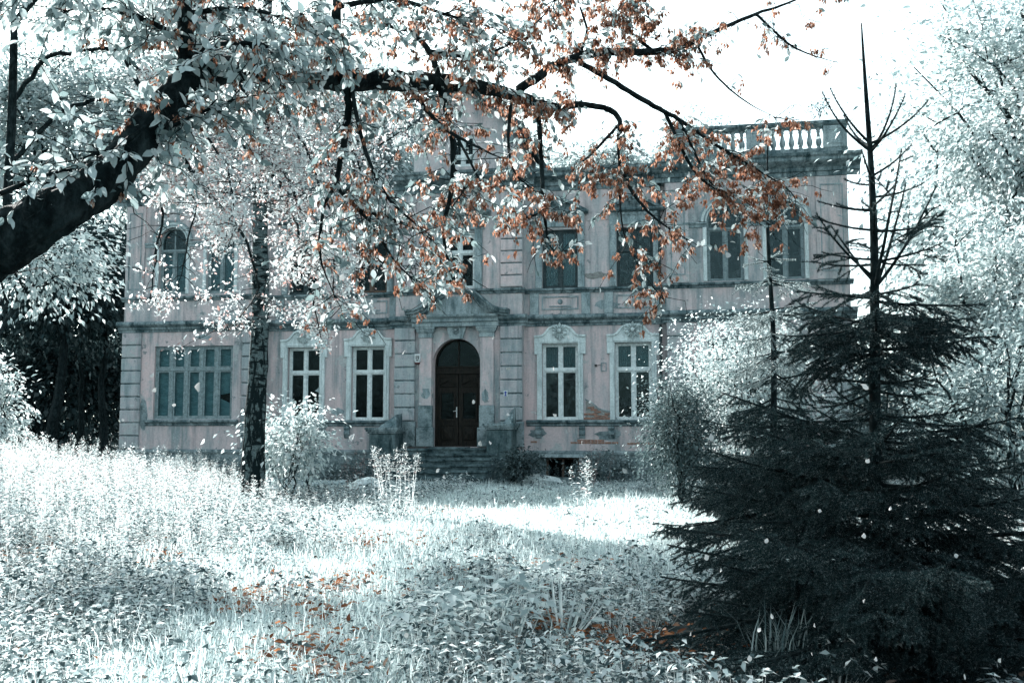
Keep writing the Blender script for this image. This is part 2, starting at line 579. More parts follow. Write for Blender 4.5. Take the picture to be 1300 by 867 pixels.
M['blossom'] = leaf_mat('pinkish_pale_leaf', [(0, (0.22, 0.12, 0.10)), (0.06, (0.42, 0.28, 0.26)), (0.2, (0.6, 0.46, 0.45)), (0.27, (0.60, 0.67, 0.68)), (1, (0.86, 0.88, 0.88))], 0.42, k=0.8)
M['mapleleaf'] = leaf_mat('pale_maple_leaf', [(0, (0.10, 0.16, 0.165)), (0.35, (0.3, 0.4, 0.41)), (0.6, (0.58, 0.68, 0.69)), (1, (0.9, 0.94, 0.94))], 0.30, 0.02, k=.72)
M['rust'] = leaf_mat('rust_seed', [(0, (0.12, 0.05, 0.035)), (0.4, (0.33, 0.15, 0.095)), (0.8, (0.52, 0.29, 0.20)), (1, (0.70, 0.56, 0.49))], 0.4, k=.72)
M['litter'] = leaf_mat('rust_leaf_litter', [(0, (0.10, 0.045, 0.03)), (0.5, (0.30, 0.12, 0.06)), (0.8, (0.45, 0.2, 0.1)), (1, (0.5, 0.45, 0.42))], 0.25, k=0.75)
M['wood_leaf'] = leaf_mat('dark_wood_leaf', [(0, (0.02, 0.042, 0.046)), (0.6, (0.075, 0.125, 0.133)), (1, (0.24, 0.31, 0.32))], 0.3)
M['shrubdark'] = leaf_mat('grey_shrub_leaf', [(0, (0.05, 0.085, 0.09)), (0.6, (0.13, 0.19, 0.20)), (1, (0.3, 0.38, 0.39))], 0.3)
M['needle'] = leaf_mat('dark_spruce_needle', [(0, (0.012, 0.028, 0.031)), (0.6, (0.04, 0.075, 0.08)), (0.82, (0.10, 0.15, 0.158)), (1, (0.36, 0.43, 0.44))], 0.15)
M['needlelit'] = leaf_mat('sunlit_spruce_needle', [(0, (0.06, 0.10, 0.105)), (0.55, (0.22, 0.29, 0.30)), (1, (0.8, 0.86, 0.86))], 0.5, k=1.0)  # sunlight put into the needle colour, for the slim spruce's low boughs
M['deadleaf'] = leaf_mat('dead_brown_leaf', [(0, (0.03, 0.025, 0.022)), (0.6, (0.11, 0.07, 0.05)), (1, (0.26, 0.2, 0.17))], 0.2, k=1.0)
M['grass'] = leaf_mat('pale_grass', [(0, (0.10, 0.15, 0.155)), (0.3, (0.30, 0.385, 0.39)), (0.5, (0.54, 0.64, 0.645)), (1, (0.8, 0.85, 0.85))], 0.45, k=1.08)
M['herb'] = leaf_mat('pale_herb_leaf', [(0, (0.03, 0.055, 0.06)), (0.38, (0.12, 0.17, 0.18)), (0.55, (0.5, 0.6, 0.61)), (1, (0.92, 0.95, 0.95))], 0.38, k=0.8)
M['weed'] = leaf_mat('pale_weed', [(0, (0.05, 0.08, 0.085)), (0.15, (0.3, 0.38, 0.39)), (0.22, (0.45, 0.33, 0.32)), (0.32, (0.6, 0.7, 0.705)), (1, (0.86, 0.9, 0.9))], 0.45, k=0.85)
M['drystem'] = leaf_mat('dark_dry_stem', [(0, (0.03, 0.045, 0.047)), (1, (0.08, 0.10, 0.105))], 0.1)
M['pinkweed'] = leaf_mat('dusky_pink_weed', [(0, (0.16, 0.13, 0.13)), (0.5, (0.34, 0.25, 0.25)), (1, (0.55, 0.47, 0.46))], 0.3)
M['flake'] = leaf_mat('white_falling_leaf', [(0, (0.86, 0.88, 0.88)), (1, (0.92, 0.93, 0.93))], 0.4)

# ------------------------------------------------------------------ ground
def build_ground():
    xs = np.concatenate([np.linspace(-400, -45, 12), np.linspace(-40, 40, 161), np.linspace(45, 400, 12)])
    ys = np.concatenate([np.linspace(-60, -5, 8), np.linspace(-3, 60, 127), np.linspace(70, 700, 14)])
    X, Y = np.meshgrid(xs, ys)
    Z = gz(X, Y)
    V = np.stack([X, Y, Z], -1).reshape(-1, 3)
    nx = len(xs)
    i, j = np.meshgrid(np.arange(nx - 1), np.arange(len(ys) - 1))
    a = (j * nx + i).ravel()
    np_obj('ground', V, [np.stack([a, a + 1, a + nx + 1, a + nx], 1)], M['soil'], smooth=True, kind='structure')


build_ground()

# ------------------------------------------------------------------ the villa
YAW = R(10.5)
villa = empty('villa', (-2.0, 38.0, 0.0), -YAW, label='derelict two storey pink villa with grey stucco trim behind the trees', cat='villa')


def vw(u, w, z):
    """villa coordinates to the world"""
    return np.array([-2.0 + u * math.cos(YAW) + w * math.sin(YAW), 38.0 - u * math.sin(YAW) + w * math.cos(YAW), z])


LW, RW = -13.85, 14.3
WY, CY = -0.45, -0.35            # how far wings and centre stand forward
Z0 = -0.8
PL, BELT0, BELT1, SILL1, ENT, TOP = 0.85, 5.58, 5.94, 6.95, 10.7, 11.45


def arc(cx, zs, r, n=18, a0=0.0, a1=math.pi):
    return [(cx + r * math.cos(a0 + (a1 - a0) * i / n), zs + r * math.sin(a0 + (a1 - a0) * i / n)) for i in range(n + 1)]


def wall_panel(mb, x0, x1, z0, z1, y, ops, depth=0.4):
    """a wall with openings: ops (cx, w, zb, zt, arch)"""
    rects = [(c - w / 2, c + w / 2, zb, zt) for c, w, zb, zt, a in ops]
    xs = sorted({x0, x1, *[r[0] for r in rects], *[r[1] for r in rects]})
    zs = sorted({z0, z1, *[r[2] for r in rects], *[r[3] for r in rects]})
    for i in range(len(xs) - 1):
        for j in range(len(zs) - 1):
            mx, mz = (xs[i] + xs[i + 1]) / 2, (zs[j] + zs[j + 1]) / 2
            if any(r[0] < mx < r[1] and r[2] < mz < r[3] for r in rects):
                continue
            mb.add([(xs[i], y, zs[j]), (xs[i + 1], y, zs[j]), (xs[i + 1], y, zs[j + 1]), (xs[i], y, zs[j + 1])], [(0, 1, 2, 3)])
    for (c, w, zb, zt, a), r in zip(ops, rects):
        xa, xb = r[0], r[1]
        zs_ = zt - w / 2 if a else zt
        d = y + depth
        mb.add([(xa, y, zb), (xa, y, zs_), (xa, d, zs_), (xa, d, zb)], [(0, 1, 2, 3)])
        mb.add([(xb, y, zb), (xb, y, zs_), (xb, d, zs_), (xb, d, zb)], [(3, 2, 1, 0)])
        mb.add([(xa, y, zb), (xb, y, zb), (xb, d, zb), (xa, d, zb)], [(3, 2, 1, 0)])
        if not a:
            mb.add([(xa, y, zt), (xb, y, zt), (xb, d, zt), (xa, d, zt)], [(0, 1, 2, 3)])
        else:
            P = arc(c, zs_, w / 2)
            for p, q in zip(P[:-1], P[1:]):
                mb.add([(p[0], y, p[1]), (p[0], y, zt), (q[0], y, zt), (q[0], y, q[1])], [(0, 1, 2, 3)])
                mb.add([(p[0], y, p[1]), (q[0], y, q[1]), (q[0], d, q[1]), (p[0], d, p[1])], [(0, 1, 2, 3)])


GF = [-6.29, -3.65, 3.87, 6.6]
UPW = [-6.35, -3.6, 3.88, 6.7]
GW, GB, GT = 1.36, 2.0, 4.87
UB, UT = 6.96, 9.2
ARCH_L, ARCH_R = [-11.8, -9.72], [10.0, 12.12]


def walls():
    def sec(x0, x1, y, ops_lo, ops_hi):
        a = MB()
        wall_panel(a, x0, x1, PL, BELT0 + 0.1, y, ops_lo)
        a.build('wall', M['pink'], villa)
        b = MB()
        wall_panel(b, x0, x1, BELT0 + 0.1, TOP, y, ops_hi)
        b.build('wall', M['pinkup'], villa)
        c = MB()
        ops = [(3.95, 1.25, -0.12, 0.62, False)] if x0 < 3.9 < x1 and y == 0 else []
        wall_panel(c, x0, x1, Z0, PL, y - 0.06, ops)
        c.add([(x0, y - 0.06, PL), (x1, y - 0.06, PL), (x1, y, PL), (x0, y, PL)], [(0, 1, 2, 3)])
        c.build('plinth', M['plinth'], villa)
    g = lambda cs: [(c, GW, GB, GT, False) for c in cs]
    u = lambda cs: [(c, GW, UB, UT, False) for c in cs]
    sec(-7.85, -2.45, 0, g(GF[:2]), u(UPW[:2]))
    sec(2.5, 7.85, 0, g(GF[2:]), u(UPW[2:]))
    sec(-2.45, 2.5, CY, [(-0.04, 1.84, 1.0, 5.08, True)], [(0.04, 1.24, 7.0, 9.15, False)])
    sec(LW, -7.85, WY, [(-10.77, 3.37, 2.05, 4.96, False)], [(c, 1.2, 7.05, 9.78, True) for c in ARCH_L])
    sec(7.85, RW, WY, [(11.0, 3.37, 2.05, 4.96, False)], [(c, 1.32, 7.0, 9.85, True) for c in ARCH_R])
    # returns of the projecting parts, sides and back
    a = MB()
    for x, y in ((-7.85, WY), (-2.45, CY), (2.5, CY), (7.85, WY)):
        a.add([(x, y - 0.05, Z0), (x, 0.3, Z0), (x, 0.3, TOP), (x, y, TOP)], [(0, 1, 2, 3)])
    DEEP = 13.0
    for x in (LW, RW):
        a.add([(x, WY - 0.05, Z0), (x, DEEP, Z0), (x, DEEP, TOP), (x, WY, TOP)], [(0, 1, 2, 3)])
    a.add([(LW, DEEP, Z0), (RW, DEEP, Z0), (RW, DEEP, TOP), (LW, DEEP, TOP)], [(0, 1, 2, 3)])
    a.build('side_wall', M['pinkup'], villa)
    # dark rooms behind the windows
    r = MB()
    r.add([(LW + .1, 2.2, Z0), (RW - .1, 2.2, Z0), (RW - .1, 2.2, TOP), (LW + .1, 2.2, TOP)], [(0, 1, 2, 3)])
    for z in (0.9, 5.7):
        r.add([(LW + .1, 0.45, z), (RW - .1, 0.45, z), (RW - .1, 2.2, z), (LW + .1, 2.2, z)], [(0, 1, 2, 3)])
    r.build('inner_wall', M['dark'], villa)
    # attic deck
    k = MB()
    k.add([(LW, WY, TOP - 0.02), (RW, WY, TOP - 0.02), (RW, 13, TOP - 0.02), (LW, 13, TOP - 0.02)], [(0, 1, 2, 3)])
    k.build('attic_deck', M['slate'], villa)


walls()


def cornices():
    main = lambda y: [(y, ENT), (y - .05, ENT), (y - .05, ENT + .16), (y - .12, ENT + .18), (y - .12, ENT + .3), (y - .2, ENT + .36), (y - .42, ENT + .46), (y - .46, ENT + .5), (y - .46, ENT + .6), (y - .54, ENT + .66), (y - .56, TOP), (y + .3, TOP)]
    belt = lambda y: [(y, BELT0 - .06), (y - .04, BELT0 - .06), (y - .05, BELT0 + .02), (y - .11, BELT0 + .05), (y - .12, BELT0 + .13), (y - .24, BELT0 + .2), (y - .27, BELT0 + .23), (y - .27, BELT0 + .29), (y - .22, BELT1), (y, BELT1 + .03)]
    sill = lambda y: [(y, SILL1 - .19), (y - .05, SILL1 - .18), (y - .07, SILL1 - .12), (y - .15, SILL1 - .08), (y - .16, SILL1 - .02), (y - .12, SILL1), (y, SILL1 + .01)]
    ledge = lambda y: [(y, GB - .24), (y - .06, GB - .22), (y - .08, GB - .14), (y - .17, GB - .09), (y - .18, GB - .03), (y - .14, GB - .005), (y, GB + .002)]
    plin = lambda y: [(y, PL - .14), (y - .12, PL - .13), (y - .13, PL - .05), (y - .10, PL - .02), (y, PL + .015)]
    lift = lambda p, d: [(a, b + d) for a, b in p]
    for name, fn, mt in (('cornice', main, 'dirty'), ('belt_course', belt, 'dirty'), ('sill_course', sill, 'dirty'), ('plinth_course', plin, 'plinth')):
        over = {'cornice': .56, 'belt_course': .25, 'sill_course': .14, 'plinth_course': .1}[name]
        for x0, x1, y, d in ((-7.8, -2.5, 0, 0), (2.55, 7.8, 0, 0), (-2.45, 2.5, CY, .004), (LW, -7.85, WY, .007), (7.85, RW, WY, .007)):
            m = MB()
            o = 0 if y == 0 else over * .8
            if name == 'plinth_course' and y == CY:
                continue
            m.prof(lift(fn(y), d), x0 - o, x1 + o)
            m.build(name, M[mt], villa)
    for x0, x1 in ((-7.8, -2.55), (2.6, 7.8)):
        m = MB()
        m.prof(ledge(0), x0, x1)
        m.build('window_ledge', M['dirty'], villa)
    for x0, x1, y in ((-12.75, -8.8, WY), (9.0, 13.0, WY)):
        m = MB()
        m.prof([(a, b + .03) for a, b in ledge(y)], x0, x1)
        m.build('window_ledge', M['dirty'], villa)
    # apron between belt and sill: small piers and panels with bosses under the mid windows
    for c in UPW:
        for s in (-1, 1):
            m = MB()
            m.bev(c + s * .98 - .17, c + s * .98 + .17, -.09, 0, BELT1 + .02, SILL1 - .19, .012)
            m.build('apron_pier', M['stone'], villa)
        m = MB()
        z0, z1 = BELT1 + .2, SILL1 - .3
        for bx in ((c - .7, c + .7, z0, z0 + .05), (c - .7, c + .7, z1 - .05, z1)):
            m.box(bx[0], bx[1], -.035, 0, bx[2], bx[3])
        for bx in ((c - .7, c - .65), (c + .65, c + .7)):
            m.box(bx[0], bx[1], -.035, 0, z0 + .05, z1 - .05)
        m.box(c - .42, c + .42, -.03, 0, z0 + .1, z0 + .15)
        p = m.build('apron_panel', M['stone'], villa)
        b = MB()
        b.tube([(c, 0, (z0 + z1) / 2 + .05), (c, -.03, (z0 + z1) / 2 + .05), (c, -.055, (z0 + z1) / 2 + .05)], [.1, .1, .05], 12)
        b.build('boss', M['stone'], p)
    # frieze panels high between the windows
    for c in (-5.0, 5.3):
        m = MB()
        m.box(c - .4, c + .4, -.03, 0, 9.5, 10.45)
        m.build('frieze_panel', M['pinkup'], villa)


cornices()


def window(cx, zb, zt, w, y, cols, cuts, fm, arch=False, label=None, inset=.16, sash=.05, mull=.09, curtain=None, curtain_rows=(0, 1), glass='glass'):
    """frame > sash and pane for each light; cuts are the z of the transoms"""
    x0, x1 = cx - w / 2, cx + w / 2
    f0, f1 = y + inset, y + inset + .09
    e = .07
    zs = zt - w / 2 if arch else zt
    fr = MB()
    fr.box(x0 - .01, x0 + e, f0, f1, zb, zs)
    fr.box(x1 - e, x1 + .01, f0, f1, zb, zs)
    fr.box(x0 + e, x1 - e, f0 + .003, f1, zb, zb + e)
    if arch:
        fr.band(arc(cx, zs, w / 2 + .01), 0.0, e + .01, f0, f1)
    else:
        fr.box(x0 + e, x1 - e, f0 + .003, f1, zt - e, zt)
    root = fr.build('window', fm, villa, label=label)
    zc = [zb + e, *cuts] + ([] if arch else [zt - e])
    for k, z in enumerate(cuts):
        t = MB()
        t.box(x0 + e, x1 - e, f0 - .03, f1, z - .045, z + .045)
        t.build('transom', fm, root)
    xs = [x0 + e + (x1 - x0 - 2 * e) * i / cols for i in range(cols + 1)]
    for i in range(1, cols):
        m = MB()
        m.box(xs[i] - mull / 2, xs[i] + mull / 2, f0 - .012, f1 - .004, zb + e, (cuts[-1] if arch else zt - e))
        m.build('mullion', fm, root)
    for r in range(len(zc) - 1):
        for i in range(cols):
            a = xs[i] + (mull / 2 if i else 0)
            b = xs[i + 1] - (mull / 2 if i < cols - 1 else 0)
            c = zc[r] + (.045 if r else 0)
            d = zc[r + 1] - (.045 if (r < len(zc) - 2 or arch) else 0)
            s = MB()
            s.box(a, a + sash, f0 + .018, f1 - .01, c, d)
            s.box(b - sash, b, f0 + .018, f1 - .01, c, d)
            s.box(a + sash, b - sash, f0 + .021, f1 - .01, c, c + sash)
            s.box(a + sash, b - sash, f0 + .021, f1 - .01, d - sash, d)
            s.build('sash', fm, root)
            p = MB()
            p.box(a + sash - .004, b - sash + .004, f0 + .042, f0 + .047, c + sash - .004, d - sash + .004)
            po = p.build('pane', M[glass], root)
            ty = random.uniform(-.014, .014)
            po.rotation_euler = (0, 0, ty)
            po.location = ((1 - math.cos(ty)) * cx + math.sin(ty) * f0, -math.sin(ty) * cx + (1 - math.cos(ty)) * f0, 0)
            if curtain and r in curtain_rows:
                q = MB()
                n = 14
                for t in range(n):
                    xa, xb = a + (b - a) * t / n, a + (b - a) * (t + 1) / n
                    ya, yb = f1 + .05 + .02 * (t % 2), f1 + .05 + .02 * ((t + 1) % 2)
                    q.add([(xa, ya, c), (xb, yb, c), (xb, yb, d), (xa, ya, d), (xa, ya + .004, c), (xb, yb + .004, c), (xb, yb + .004, d), (xa, ya + .004, d)], [(0, 1, 2, 3), (7, 6, 5, 4), (0, 4, 5, 1), (3, 2, 6, 7)])
                q.build('curtain', M[curtain], root)
    if arch:
        zt0 = cuts[-1] + .045
        P = [p for p in arc(cx, zs, w / 2 - e) if p[1] > zt0]
        pts = [(x1 - e, zt0)] + P + [(x0 + e, zt0)]
        p = MB()
        p.prism(pts, f0 + .042, f0 + .047)
        p.build('pane', M[glass], root)
        b = MB()
        b.box(cx - .03, cx + .03, f0 + .012, f1 - .01, zt0, zt - e - .02)
        b.build('glazing_bar', fm, root)
    return root


def shell(mb, cx, cz, y, r):
    """a shell ornament: a fan of fluted lobes over a boss and a tongue of leaves"""
    def lobe(a, l0, l1, w, d):
        u, v = math.cos(a), math.sin(a)
        P = lambda t, q, h: (cx + u * t - v * q, y - h, cz + v * t + u * q)
        lm_ = l0 + (l1 - l0) * .68
        mb.add([P(l0, 0, d * .6), P(lm_, -w, 0), P(l1, -w * .45, 0), P(l1 * 1.04, 0, d * .3), P(l1, w * .45, 0), P(lm_, w, 0), P(lm_, 0, d)],
               [(0, 6, 1), (1, 6, 2), (2, 6, 3), (3, 6, 4), (4, 6, 5), (5, 6, 0)])
    for k in range(9):
        a = R(-25 + 230 * k / 8)
        lobe(a, r * .22, r * (.98 if k % 2 == 0 else .86), r * .17, r * .42)
    for k in range(5):
        a = R(235 + 70 * k / 4)
        lobe(a, r * .2, r * (1.25 if k == 2 else 1.0), r * .16, r * .34)
    for s_ in (-1, 1):
        c0 = cx + s_ * r * .62
        mb.tube([(c0, y, cz - r * .28), (c0, y - r * .22, cz - r * .28), (c0, y - r * .3, cz - r * .28)], [r * .24, r * .22, r * .08], 9)
    mb.tube([(cx, y, cz), (cx, y - r * .42, cz), (cx, y - r * .52, cz)], [r * .26, r * .24, r * .1], 10)


def ground_surround(c, label=None):
    """white stucco frame with ears, an ogee head and a shell"""
    o, i = .97, GW / 2 + .0
    d = .09
    m = MB()
    for s in (-1, 1):
        xa, xb = sorted((c + s * i, c + s * (o - .1)))
        m.bev(xa, xb, -d, 0, GB + .003, 4.45, .02)
        xa, xb = sorted((c + s * i, c + s * o))
        m.bev(xa, xb, -d - .004, 0, 4.45, GT, .02)
    top = [(c - o, GT), (c + o, GT), (c + o, GT + .30), (c + .72, GT + .31), (c + .62, GT + .36), (c + .42, GT + .60), (c + .22, GT + .68), (c - .22, GT + .68), (c - .42, GT + .60), (c - .62, GT + .36), (c - .72, GT + .31), (c - o, GT + .30)]
    m.prism(top, -d - .004, 0)
    root = m.build('window_surround', M['surround'], villa, label=label)
    e = MB()
    e.band(top[2:], -.002, .07, -d - .06, -d + .01)
    e.build('head_moulding', M['surround'], root)
    e = MB()
    e.band([(c + i + .06, GB + .02), (c + i + .06, GT + .06), (c - i - .06, GT + .06), (c - i - .06, GB + .02)], -.025, .025, -d - .03, -d + .01)
    e.build('frame_moulding', M['surround'], root)
    s = MB()
    shell(s, c, GT + .46, -d - .03, .31)
    s.build('shell_ornament', M['surround'], root)


for k, c in enumerate(GF):
    ground_surround(c)
    window(c, GB, GT, GW, 0, 2, [3.87], M['white'], label=['tall white window half hidden by the sapling', 'tall white window with black panes left of the door', 'tall white window right of the door', 'tall white window next to the dark bush'][k],
           curtain='lace' if k > 1 else None, curtain_rows=(1,), glass='oldglass' if k > 1 else 'glass')

window(-10.77, 2.05, 4.96, 3.37, WY, 5, [4.03], M['greypaint'], label='wide ten light window papered over from inside', inset=.10, sash=.07, mull=.13)
window(11.0, 2.05, 4.96, 3.37, WY, 5, [4.03], M['greypaint'], label='wide window behind the pale shrub', inset=.10, sash=.07, mull=.13)


def paper():
    y = WY + .26
    m = MB()
    x0, x1, za, zb = -12.4, -9.12, 2.1, 4.92
    # torn: an open wedge near the right end
    t = (-9.98, 2.98)
    m.prism([(x0, za), (x1, za), (x1, 2.62), t], y, y + .006)
    m.prism([(x0, za), t, (x1, 3.12), (x1, zb), (x0, zb)], y + .02, y + .026)
    m.build('paper_sheet', M['sheet'], villa, label='grey torn paper hung behind the wide window')


paper()
for k, c in enumerate(UPW):
    fm = M['brownpaint'] if k == 1 else M['darkpaint']
    window(c, UB, UT, GW, 0, 2, [8.35], fm, curtain='lace' if k == 2 else None, glass='oldglass' if k > 1 else 'glass')
    m = MB()
    for s in (-1, 1):
        xa, xb = sorted((c + s * GW / 2, c + s * (GW / 2 + .26)))
        m.bev(xa, xb, -.08, 0, SILL1 + .012, UT + .1, .02)
    m.box(c - .94, c + .94, -.085, 0, UT + .1, UT + .55)
    root = m.build('window_surround', M['stone'], villa)
    e = MB()
    e.prof([(-.085, UT + .55), (-.2, UT + .60), (-.24, UT + .64), (-.24, UT + .70), (0, UT + .72)], c - 1.1, c + 1.1)
    e.build('head_moulding', M['dirty'], root)
    e = MB()
    z = UT + .72
    e.band([(c + 1.05, z), (c + .12, z + .5)], -.0, .1, -.2, 0)
    e.band([(c - .12, z + .5), (c - 1.05, z)], -.0, .1, -.2, 0)
    e.prism([(c - .85, z + .002), (c + .85, z + .002), (c + .1, z + .4), (c - .1, z + .4)], -.06, 0)
    e.build('pediment', M['dirty'], root)
    e = MB()
    shell(e, c, z + .36, -.1, .24)
    e.build('shell_ornament', M['stone'], root)
    for q in range(9):
        xx = c - .8 + q * .2
        e = MB()
        e.box(xx - .05, xx + .05, -.14, -.085, UT + .45, UT + .549)
        e.build('dentil', M['stone'], root)

# centre window over the door
window(0.04, 7.0, 9.15, 1.24, CY, 2, [8.4], M['white'], label='upper white window over the door')
m = MB()
for s in (-1, 1):
    xa, xb = sorted((.04 + s * .62, .04 + s * .92))
    m.bev(xa, xb, CY - .1, CY, SILL1 + .014, 9.25, .02)
m.box(.04 - 1.0, .04 + 1.0, CY - .11, CY, 9.25, 9.75)
root = m.build('window_surround', M['stone'], villa)
for s in (-1, 1):
    e = MB()
    e.bev(.04 + s * .86 - .12, .04 + s * .86 + .12, CY - .2, CY - .11, 9.3, 9.75, .03)
    e.build('bracket', M['dirty'], root)
e = MB()
e.prof([(CY - .1, 9.75), (CY - .24, 9.81), (CY - .3, 9.86), (CY - .3, 9.94), (CY, 9.96)], -1.2, 1.28)
e.build('head_moulding', M['dirty'], root)
e = MB()
e.band([(1.2, 9.96), (.04, 10.62), (-1.12, 9.96)], 0, .12, CY - .26, CY)
e.prism([(-.95, 9.962), (1.03, 9.962), (.04, 10.52)], CY - .07, CY)
e.build('pediment', M['dirty'], root)


def arched(c, w, zb, zt, k):
    window(c, zb, zt, w, WY, 2, [8.95 if k > 1 else 8.85], M['greypaint'], arch=True,
           curtain='sheet' if k in (0, 1) else None, curtain_rows=(0,), glass='oldglass')
    zs = zt - w / 2
    m = MB()
    for s in (-1, 1):
        xa, xb = sorted((c + s * w / 2, c + s * (w / 2 + .14)))
        m.bev(xa, xb, WY - .05, WY, zb + .005, zs - .16, .02)
    m.band(arc(c, zs, w / 2), -.20, 0, WY - .06, WY)
    root = m.build('window_surround', M['surround'], villa)
    e = MB()
    e.band(arc(c, zs, w / 2), -.27, -.20, WY - .10, WY)
    e.band(arc(c, zs, w / 2), -.10, -.05, WY - .085, WY - .05)
    e.build('arch_moulding', M['stone'], root)


for k, c in enumerate(ARCH_L + ARCH_R):
    arched(c, *((1.2, 7.05, 9.78) if k < 2 else (1.32, 7.0, 9.85)), k)


def impost(x0, x1, z):
    m = MB()
    m.prof([(WY, z - .16), (WY - .05, z - .15), (WY - .06, z - .06), (WY - .11, z - .02), (WY - .11, z + .03), (WY, z + .05)], x0, x1)
    m.build('impost_band', M['stone'], villa)


for a, b in ((-13.0, -12.4), (-11.2, -10.32), (-9.12, -8.6)):
    impost(a, b, 9.12)
for a, b in ((8.3, 9.34), (10.66, 11.46), (12.78, 13.2)):
    impost(a, b, 9.14)


def pilasters():
    for x0, x1 in ((LW + .02, LW + .85), (-8.6, -7.87), (7.9, 8.7), (13.2, RW - .03)):
        m = MB()
        m.bev(x0, x1, WY - .08, WY, SILL1 + .02, ENT - .02, .015)
        p = m.build('pilaster', M['pinkup'], villa)
        e = MB()
        z0, z1 = SILL1 + .3, ENT - .3
        xa, xb = x0 + .14, x1 - .14
        e.box(xa, xb, WY - .10, WY - .081, z0, z0 + .05)
        e.box(xa, xb, WY - .10, WY - .081, z1 - .05, z1)
        e.box(xa, xa + .04, WY - .10, WY - .081, z0 + .05, z1 - .05)
        e.box(xb - .04, xb, WY - .10, WY - .081, z0 + .05, z1 - .05)
        e.build('panel_moulding', M['stone'], p)


pilasters()


def quoins(x0, x1, y, z0, z1, h, d=.10, mat='quoin'):
    n = max(1, round((z1 - z0) / h))
    h = (z1 - z0) / n
    q = MB()
    q.box(x0 + .02, x1 - .02, y - d + .05, y, z0 + .01, z1 - .005)
    q.build('quoin_joint', M['dirty'], villa)
    for k in range(n):
        m = MB()
        j = .038
        m.bev(x0 + random.uniform(-.004, .004), x1 + random.uniform(-.004, .004), y - d + random.uniform(-.006, .004), y, z0 + k * h + j, z0 + (k + 1) * h - j * .3, .022)
        m.build('quoin_block', M[mat], villa)


quoins(LW - .01, LW + .83, WY, PL + .02, BELT0 - .06, .5)
quoins(-8.68, -7.84, WY, PL + .02, BELT0 - .06, .5)
quoins(7.86, 8.7, WY, PL + .02, BELT0 - .06, .5)
quoins(13.45, RW + .01, WY, PL + .02, BELT0 - .06, .5)
for a, b in ((-2.46, -1.65), (1.66, 2.51)):
    quoins(a, b, CY, 1.95, BELT0 - .06, .52, .13)
    quoins(a, b, CY, SILL1 + .02, ENT - .02, .44, .07, 'pinkup')
    m = MB()
    m.bev(a - .05, b + .05, CY - .16, CY, 1.0, 1.94, .03)
    m.build('quoin_base', M['plinth'], villa)

# brackets under the ledge
for c in GF:
    for x in (c - .82, c + .82):
        m = MB()
        m.prof([(0, 1.76), (-.13, 1.76), (-.14, 1.70), (-.09, 1.62), (-.12, 1.54), (-.12, 1.47), (-.06, 1.40), (-.04, 1.33), (0, 1.31)], x - .11, x + .11)
        m.build('bracket', M['dirty'], villa)


def roof():
    # low slate hip behind the cornice
    m = MB()
    x0, x1, y0, y1, z = -8.2, 8.2, .6, 12.4, TOP
    zr, xr = 13.3, 4.2
    ym = (y0 + y1) / 2
    m.add([(x0, y0, z), (x1, y0, z), (x1, y1, z), (x0, y1, z), (-xr, ym, zr), (xr, ym, zr)], [(0, 1, 5, 4), (1, 2, 5), (2, 3, 4, 5), (3, 0, 4)])
    r = m.build('roof', M['slate'], villa)
    # attic gable over the centre
    gx0, gx1, gy = -1.85, 2.0, CY + .25
    a = MB()
    wall_panel(a, gx0, gx1, TOP - .03, 13.5, gy, [(.1, 1.0, 11.8, 13.05, False)], .3)
    for x in (gx0, gx1):
        a.add([(x, gy, TOP - .03), (x, 6, TOP - .03), (x, 6, 13.5), (x, gy, 13.5)], [(0, 1, 2, 3)])
    gc = (gx0 + gx1) / 2
    a.add([(gx0, gy, 13.5), (gx1, gy, 13.5), (gc, gy, 15.0)], [(0, 1, 2)])
    g = a.build('attic_gable', M['pinkup'], villa)
    b = MB()
    b.band([(gx1 + .45, 13.12), (gc, 15.08), (gx0 - .45, 13.12)], -.16, 0, gy - .5, 6)
    b.build('gable_roof', M['slate'], g)
    b = MB()
    b.bev(gx1 - .1, gx1 + .12, gy - .3, gy, 12.6, 13.3, .04)
    b.bev(gx0 - .12, gx0 + .1, gy - .3, gy, 12.6, 13.3, .04)
    b.build('eaves_bracket', M['dirty'], g)
    window(.1, 11.8, 13.05, 1.0, gy, 2, [12.2], M['white'], label='small white attic window in the gable', inset=.1)
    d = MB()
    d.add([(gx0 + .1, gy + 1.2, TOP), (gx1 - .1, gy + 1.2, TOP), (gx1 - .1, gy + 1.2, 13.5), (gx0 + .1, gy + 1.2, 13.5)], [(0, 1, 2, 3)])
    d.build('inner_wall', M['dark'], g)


roof()


